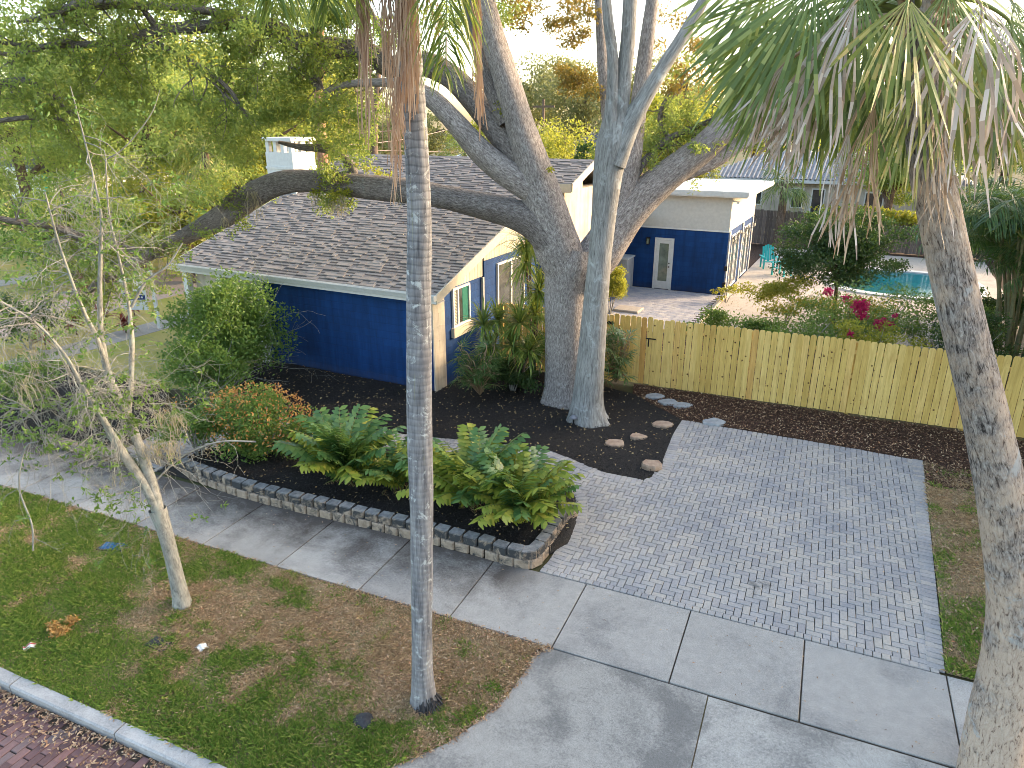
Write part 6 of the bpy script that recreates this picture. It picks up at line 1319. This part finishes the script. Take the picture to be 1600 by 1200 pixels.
tt = Tree('bare_tree', 'thin bare leaning trunk between the palm strands', 'tree', np.r_[gxy(584, 38), 0]); tt.limb('trunk', [(582, 330, 14, 38), (584, 250, 12, 38), (586, 190, 10, 38), (590, 130, 9, 38), (596, 60, 6, 38), (600, 10, 3, 38)], M['brownbark'], sides=8, step=.4); tt.limb('limb', [(588, 160, 5, 38), (597, 138, 4, 38), (600, 140, 2, 38)], M['brownbark'], sides=5, step=.3); tt.limb('limb', [(586, 200, 5, 38), (560, 150, 4, 38), (545, 110, 2, 38)], M['brownbark'], sides=5, step=.3)
# small cabbage palms
def cabbage(label, px, Y, htop, L, m, nf, trw=.16):
    xy = gxy(px, Y); T_ = Tree('cabbage_palm', label, 'palm tree', np.r_[xy, 0], 'cabbage palms behind the house'); tubeo('trunk', [(0, 0, -.1), (.05, 0, htop * .5), (0, .05, htop)], [trw * 1.2, trw, trw * .9], M['brownbark'], T_.t, 9, .4, lump=.06)
    hub0 = np.array([xy[0], xy[1], htop])
    for k in range(nf):
        a = k * 2.4; e = g.uniform(-.9, .9); d = np.array([math.cos(a) * math.cos(e), math.sin(a) * math.cos(e), math.sin(e)]); fan(hub0 + d * .75, d, np.array([0, 0, 1.0]) + .3 * g.normal(size=3), 1.1, L, 14, .5, M[m], g, T_, 'fan_leaf', .09, True, .3, hub0)
cabbage('cabbage palm with yellowing fans left of the roof corner', 312, 31, 5.4, .95, 'fanold', 26); cabbage('small green cabbage palm over the roof ridge right of the ringed palm', 724, 40, 4.9, 1.0, 'fan', 22); cabbage('yellow cabbage palm beside the tiled house', 1100, 47, 3.4, .9, 'fanold', 20); cabbage('cabbage palm in front of the tiled house porch', 1238, 40, 3.6, 1.0, 'fan', 22, .22); cabbage('cabbage palm hidden in the leaves above the far lawn', 235, 42, 7.2, 1.1, 'fanold', 22)
shrub('yellow_vine', 'yellow flowering vine sprawling over the back fence', 'vine', (9.0, 28.3), 2.6, (3.4, .6), M['yleaf'], 2600, .2, .12, 6, clumps=36, low=.5)
shrub('yellow_vine', 'yellow green bushes on the back fence behind the sabal trunk', 'vine', (15.0, 28.2), 2.8, (3.0, .7), M['yleaf'], 2200, .2, .12, 6, clumps=30, low=.4)
# ------------------------------------------------------------------ neighbouring buildings
def bldg(label, x, y, wx, wy, h, rise, wallm, roofm, wins, rz0=0, over=.5, name='neighbour_house', tiles=False):
    t = thing(name, label, 'house', (x, y, 0), rz=rz0)
    boxo('wall', (0, 0, -.1), (wx, wy, h), wallm, t)
    o = over; V = [(-o, -o, h), (wx + o, -o, h), (wx + o, wy + o, h), (-o, wy + o, h), (wy * .5, wy / 2, h + rise), (wx - wy * .5, wy / 2, h + rise), (-o, -o, h - .18), (wx + o, -o, h - .18), (wx + o, wy + o, h - .18), (-o, wy + o, h - .18)]
    rf = obj('roof', V, [np.array([(0, 1, 5, 4), (2, 3, 4, 5), (6, 7, 1, 0), (7, 8, 2, 1), (8, 9, 3, 2), (9, 6, 0, 3), (9, 8, 7, 6)]), np.array([(3, 0, 4), (1, 2, 5)])], roofm, t)
    boxo('eave_board', (-o, -o - .03, h - .2), (wx + o, -o - .005, h + .01), M['white'], t)
    if tiles:
        nx = int((wx + 2 * o) / .3)
        for k in range(nx):
            xx = -o + (k + .5) * .3; d0 = min(1, max(0, min((xx + o) / (wy * .5 + o), (wx + o - xx) / (wy * .5 + o)))); yt = -o + (wy / 2 + o) * d0; zt = h + rise * d0
            if yt > -o + .3: tubeo('tile_row', [(xx, -o - .02, h + .03), (xx, yt, zt + .03)], [.085, .085], roofm, rf, 6)
    for (a, b, z0, z1) in wins:
        wn = boxo('window', (a, -.05, z0), (b, -.004, z1), M['white'], t); boxo('pane', (a + .08, -.06, z0 + .08), (b - .08, -.052, z1 - .08), M['glass'], wn)
    return t
xy = gxy(1108, 55); bldg('cream neighbour house with a grey barrel tile roof behind the blue wing', xy[0], xy[1], 17, 8, 2.75, 1.75, M['cream'], M['tile'], [(.8, 1.5, 1.0, 2.1), (3.6, 4.3, .9, 2.1), (6.3, 7.1, .8, 2.2), (7.6, 8.5, .1, 2.2), (11, 12.2, .8, 2.1)], tiles=True)
xy = gxy(640, 62); bldg('long low white roofed house seen between the oak limbs', xy[0], xy[1], 14, 7, 2.7, 1.5, M['trim'], M['white'], [(2, 3, .9, 2.1), (6, 7.5, .9, 2.1), (10, 11, .9, 2.1)])
M['droof'] = m_noise('dark_roof', [(.3, (.06, .055, .06)), (.7, (.14, .13, .135))], 6); xy = gxy(845, 66); bldg('dark house with a grey roof above the ridge left of the grey trunk', xy[0], xy[1], 9, 7, 3.6, 2.0, M['oldwood'], M['droof'], [(1.5, 2.5, 1, 2.4), (5, 6, 1, 2.4)])
xy = gxy(-10, 44); lh = bldg('white house with a teal corner board across the side street', xy[0], xy[1], 6.6, 7, 4.2, 1.6, M['white'], M['droof'], [(1.0, 2.2, 1.0, 2.3), (4.0, 5.0, 1.0, 2.3)], rz0=-.25); boxo('corner_board', (6.45, -.06, -.1), (6.75, .12, 4.0), M['teal'], lh)
# parked white car, mostly hidden
def car(label, x, y, a):
    t = thing('parked_car', label, 'car', (x, y, 0), rz=a)
    V = []; prof = [(-2.2, .32), (-2.2, .75), (-1.5, .88), (-.9, .95), (-.35, 1.4), (.9, 1.42), (1.6, .98), (2.15, .9), (2.2, .35)]
    n = len(prof); V = [(px_, -.82 if 0 < k < n - 1 and z < 1.2 else (-.66 if z > 1.2 else -.8), z) for k, (px_, z) in enumerate(prof)]; V += [(a_, -b, c) for a_, b, c in V]
    obj('body', V, [np.array([(k, (k + 1) % n, n + (k + 1) % n, n + k) for k in range(n)]), np.array([list(range(n - 1, -1, -1)), list(range(n, 2 * n))])], M['white'], t)
    for sg in (-1, 1):
        V = [(-.75, sg * .80, .98), (1.3, sg * .80, .98), (.8, sg * .69, 1.36), (-.3, sg * .69, 1.34)]; obj('side_window', [(a_, b + sg * .012, c) for a_, b, c in V], np.array([[0, 1, 2, 3]]), M['glass'], t)
        for xx in (-1.4, 1.4): w_ = tubeo('wheel', [(xx, sg * .68, .32), (xx, sg * .70, .32), (xx, sg * .84, .32), (xx, sg * .86, .32)], [.02, .32, .32, .2], M['black'], t, 16); tubeo('rim', [(xx, sg * .862, .32), (xx, sg * .872, .32)], [.19, .02], M['gutter'], w_, 12)
    V = [(-.86, -.68, .99), (-.86, .68, .99), (-.38, .6, 1.37), (-.38, -.6, 1.37)]; obj('windscreen', [(a_ - .02, b, c + .01) for a_, b, c in V], np.array([[0, 3, 2, 1]]), M['glass'], t)
    for sg in (-1, 1): boxo('headlight', (-2.215, sg * .55 - .14, .62), (-2.19, sg * .55 + .14, .74), M['bulb'], t)
p = gxy(66, 37.5); car('white car parked on the far lawn in front of the white house', p[0], p[1], .5)
# utility pole and wires
p = gxy(849, 58); up_ = thing('utility_pole', 'thin wooden utility pole above the roof ridge', 'pole', (p[0], p[1], 0)); tubeo('pole', [(0, 0, -.2), (0, 0, 8.2)], [.14, .1], M['brownbark'], up_, 8); boxo('crossarm', (-.9, -.06, 7.6), (.9, .06, 7.75), M['brownbark'], up_)
M['wire'] = m_plain('wire_sheath', (.30, .22, .2), .5)
for k, (a, b, lab) in enumerate((((495, 228, 36), (700, 202, 50), 'upper rising wire between the rust trunk and the ringed palm'), ((495, 231, 36), (960, 232, 58), 'lowest wire running level above the roof ridge'), ((330, 240, 36), (495, 230, 36), 'wire passing behind the chimney'), ((395, 206, 40), (640, 200, 44), 'highest wire crossing above the chimney'), ((830, 222, 57), (1110, 300, 50), 'sagging wire falling right towards the tiled house'))):
    A, B = at(*a), at(*b); P = [A + (B - A) * t - np.array([0, 0, 1.0]) * 4 * t * (1 - t) * .25 for t in np.linspace(0, 1, 9)]; tag(tubeo('power_line', P, [.02] * 9, M['wire'], None, 5), lab, 'power line', 'overhead wires')
# teal lounge chairs
def chair(label, x, y, a):
    t = thing('deck_chair', label, 'chair', (x, y, .035), 'teal chairs by the pool', a)
    for k in range(5): MB().obox((0, -.05 + k * .11, .36 - k * .025), np.eye(3), (.27, .045, .012)).build('seat_slat', M['teal'], t)
    for k in range(5): MB().obox((-.22 + k * .11, .55, .68), ((1, 0, 0), (0, .94, -.34), (0, .34, .94)), (.045, .012, .40 - .05 * abs(k - 2))).build('back_slat', M['teal'], t)
    for sg in (-1, 1):
        MB().box((sg * .33 - .06, -.12, .54), (sg * .33 + .06, .62, .565)).build('armrest', M['teal'], t); boxo('leg', (sg * .31 - .03, -.1, 0), (sg * .31 + .03, -.03, .54), M['teal'], t); boxo('leg', (sg * .31 - .03, .45, 0), (sg * .31 + .03, .52, .54), M['teal'], t)
chair('teal slatted lounge chair on the deck beside the blue wing, further back', 5.3, 20.9, .4); chair('teal slatted lounge chair on the deck, nearer the round dark tree', 5.9, 19.4, -.5)
# ------------------------------------------------------------------ small things
p = gnd(896, 664); t = thing('path_light', 'small grey mushroom path light at the foot of the smooth grey trunk', 'lamp', (p[0], p[1], .02)); M['lampm'] = m_plain('grey_lamp_metal', (.22, .22, .25), .45)
tubeo('post', [(0, 0, -.05), (0, 0, .17)], [.014, .014], M['black'], t, 8); tubeo('shade', [(0, 0, .155), (0, 0, .16), (0, 0, .2), (0, 0, .235)], [.02, .105, .06, .008], M['lampm'], t, 18)
M['bluelid'] = m_noise('blue_plastic_lid', [(.3, (.012, .07, .19)), (.7, (.03, .13, .28))], 14, bump=.2)
p = gnd(178, 854); t = thing('meter_cover', 'blue rectangular water meter cover set in the verge lawn', 'meter cover', (p[0], p[1], 0), rz=SA + .25)
mb = MB().box((-.21, -.1, -.05), (.21, .1, .012), .01); mb.build('lid', M['bluelid'], t)
for k in range(4): boxo('rib', (-.17 + k * .09, -.08, .0125), (-.11 + k * .09, .08, .016), M['bluelid'], t)
boxo('rim', (-.235, -.125, -.05), (.235, .125, .006), M['joint'], t)
M['dklid'] = m_noise('black_iron', [(.3, (.02, .02, .024)), (.7, (.06, .06, .065))], 12, bump=.5)
p = gnd(249, 1007); t = thing('valve_cover', 'dark sunken meter cover in the grass left of the torn paper', 'meter cover', (p[0], p[1], .0), rz=SA); boxo('lid', (-.17, -.1, -.04), (.17, .1, .016), M['dklid'], t, .008); boxo('lid_handle', (-.05, -.02, .0165), (.05, .02, .026), M['dklid'], t)
def paper(label, px, py, sz, stripe):
    p = gnd(px, py); t = thing('paper_scrap', label, 'paper', (p[0], p[1], .035), 'paper scraps on the verge', g.uniform(0, 3)); n = 6; xs = np.linspace(-.5, .5, n) * sz; X, Y_ = np.meshgrid(xs, xs * .75); Z = .02 * np.sin(X * 40 / sz * .2 + 1) + .012 * np.cos(Y_ * 50 / sz * .2); V = np.stack([X, Y_, Z], -1).reshape(-1, 3); i = np.arange(n - 1)[:, None] * n + np.arange(n - 1)[None]
    obj('sheet', V, np.stack([i, i + 1, i + n + 1, i + n], -1).reshape(-1, 4), M['white'], t)
    if stripe: k = i[2:3]; obj('printed_band', V + np.array([0, 0, .003]), np.stack([k, k + 1, k + n + 1, k + n], -1).reshape(-1, 4), M['redp'], t)
M['redp'] = m_plain('red_print', (.5, .06, .06), .6); paper('crumpled white paper with a red band lying in the grass', 47, 1012, .15, True); paper('white paper scrap beside the dark meter cover in the grass', 316, 1013, .16, False)
M['seed'] = m_leaf('orange_palm_seed', [(0, (.30, .14, .03)), (.5, (.45, .25, .07)), (1, (.55, .36, .14))], (.5, .3, .1), .1)
p = gnd(100, 985); sd = thing('seed_cluster', 'orange brown heap of dry palm seed stalks on the grass near the kerb', 'seed heap', (p[0], p[1], 0))
for cx_, cy_, k in ((-.03, .14, 150), (-.14, -.04, 110), (.08, -.06, 150), (.0, -.12, 90)):
    P = blob(k, (cx_, cy_, .06), (.11, .09, .05), g, .5); V, Q = leaves(P, .05, .025, g); obj('seed_clump', V, Q, M['seed'], sd)
p = gnd(1100, 0 + 1168); 
# dead palm boot at the foot of the queen palm
p = gnd(568, 1126); t = tag(tubeo('tree_stump', [(p[0], p[1], -.05), (p[0], p[1], .02), (p[0] + .01, p[1], .045), (p[0], p[1], .05)], [.13, .12, .08, .01], M['dklid'], None, 12, lump=.12), 'small dark rotten stump in the dry grass left of the ringed palm', 'stump')
rt = TB(); gq = np.random.default_rng(4); b0 = gnd(668, 1098)
for _ in range(260):
    a = gq.uniform(0, 6.28); k = .5 + .5 * math.cos(a + .6); q0 = np.array([math.cos(a) * .11, math.sin(a) * .11, gq.uniform(.0, .05 + .13 * k)]); rr = .15 + gq.uniform(0, .09) * k; q1 = np.array([math.cos(a + .1) * rr, math.sin(a + .1) * rr, -.02]); rt.add([q0, (q0 + q1) / 2 + np.array([0, 0, .015]), q1], [.006, .006, .004], 4)
ro = rt.build('root_mass', M['dklid'], qp.t); ro.location = (b0[0] - qp.B[0], b0[1] - qp.B[1], 0); ro['kind'] = 'stuff'
# estate sign at the side street
p = gnd(243, 512); t = thing('yard_sign', 'white yard sign with teal emblem and navy band hanging from a white post', 'sign', (p[0], p[1], 0), rz=YAW)
M['navy'] = m_plain('navy_print', (.012, .03, .14), .5); M['tealp'] = m_plain('teal_print', (.03, .20, .19), .5)
boxo('post', (.1, -.05, -.1), (.2, .05, 1.95), M['white'], t); boxo('arm', (-1.0, -.04, 1.78), (.099, .04, 1.87), M['white'], t)
pn = boxo('panel', (-.93, -.012, .62), (-.12, .012, 1.72), M['white'], t)
boxo('emblem', (-.80, -.016, 1.38), (-.60, -.0125, 1.62), M['tealp'], pn); boxo('emblem_wave', (-.76, -.019, 1.44), (-.64, -.0165, 1.50), M['white'], pn); boxo('band', (-.86, -.016, 1.17), (-.2, -.0125, 1.22), M['navy'], pn); boxo('band', (-.80, -.016, .98), (-.16, -.0125, 1.14), M['navy'], pn)
for k in range(6): boxo('lettering', (-.74 + k * .09, -.019, 1.03), (-.69 + k * .09, -.0165, 1.09), M['white'], pn)
# back yard leaf litter
xy = scatter_poly([[(3.2, 3.8), (14, 4.3), (18, 9), (4.5, 9.2)]], 6000, g); flat_bits('back_leaf_litter', xy, .0, .07, .035, M['litter'], g, lift=.03)
xy = scatter_poly([rect(4.6, 9.8, 16, 16)], 1500, g); flat_bits('deck_leaf_litter', xy, .04, .06, .03, M['litter'], g, lift=.01)
xy = scatter_poly([rect(-8.8, -.3, .3, 7.8)], 260, g); flat_bits('roof_leaf_litter', xy, np.array([rz(q) + .02 for q in xy[:, 1]]), .07, .03, M['litter'], g, lift=.01, tilt=.3)
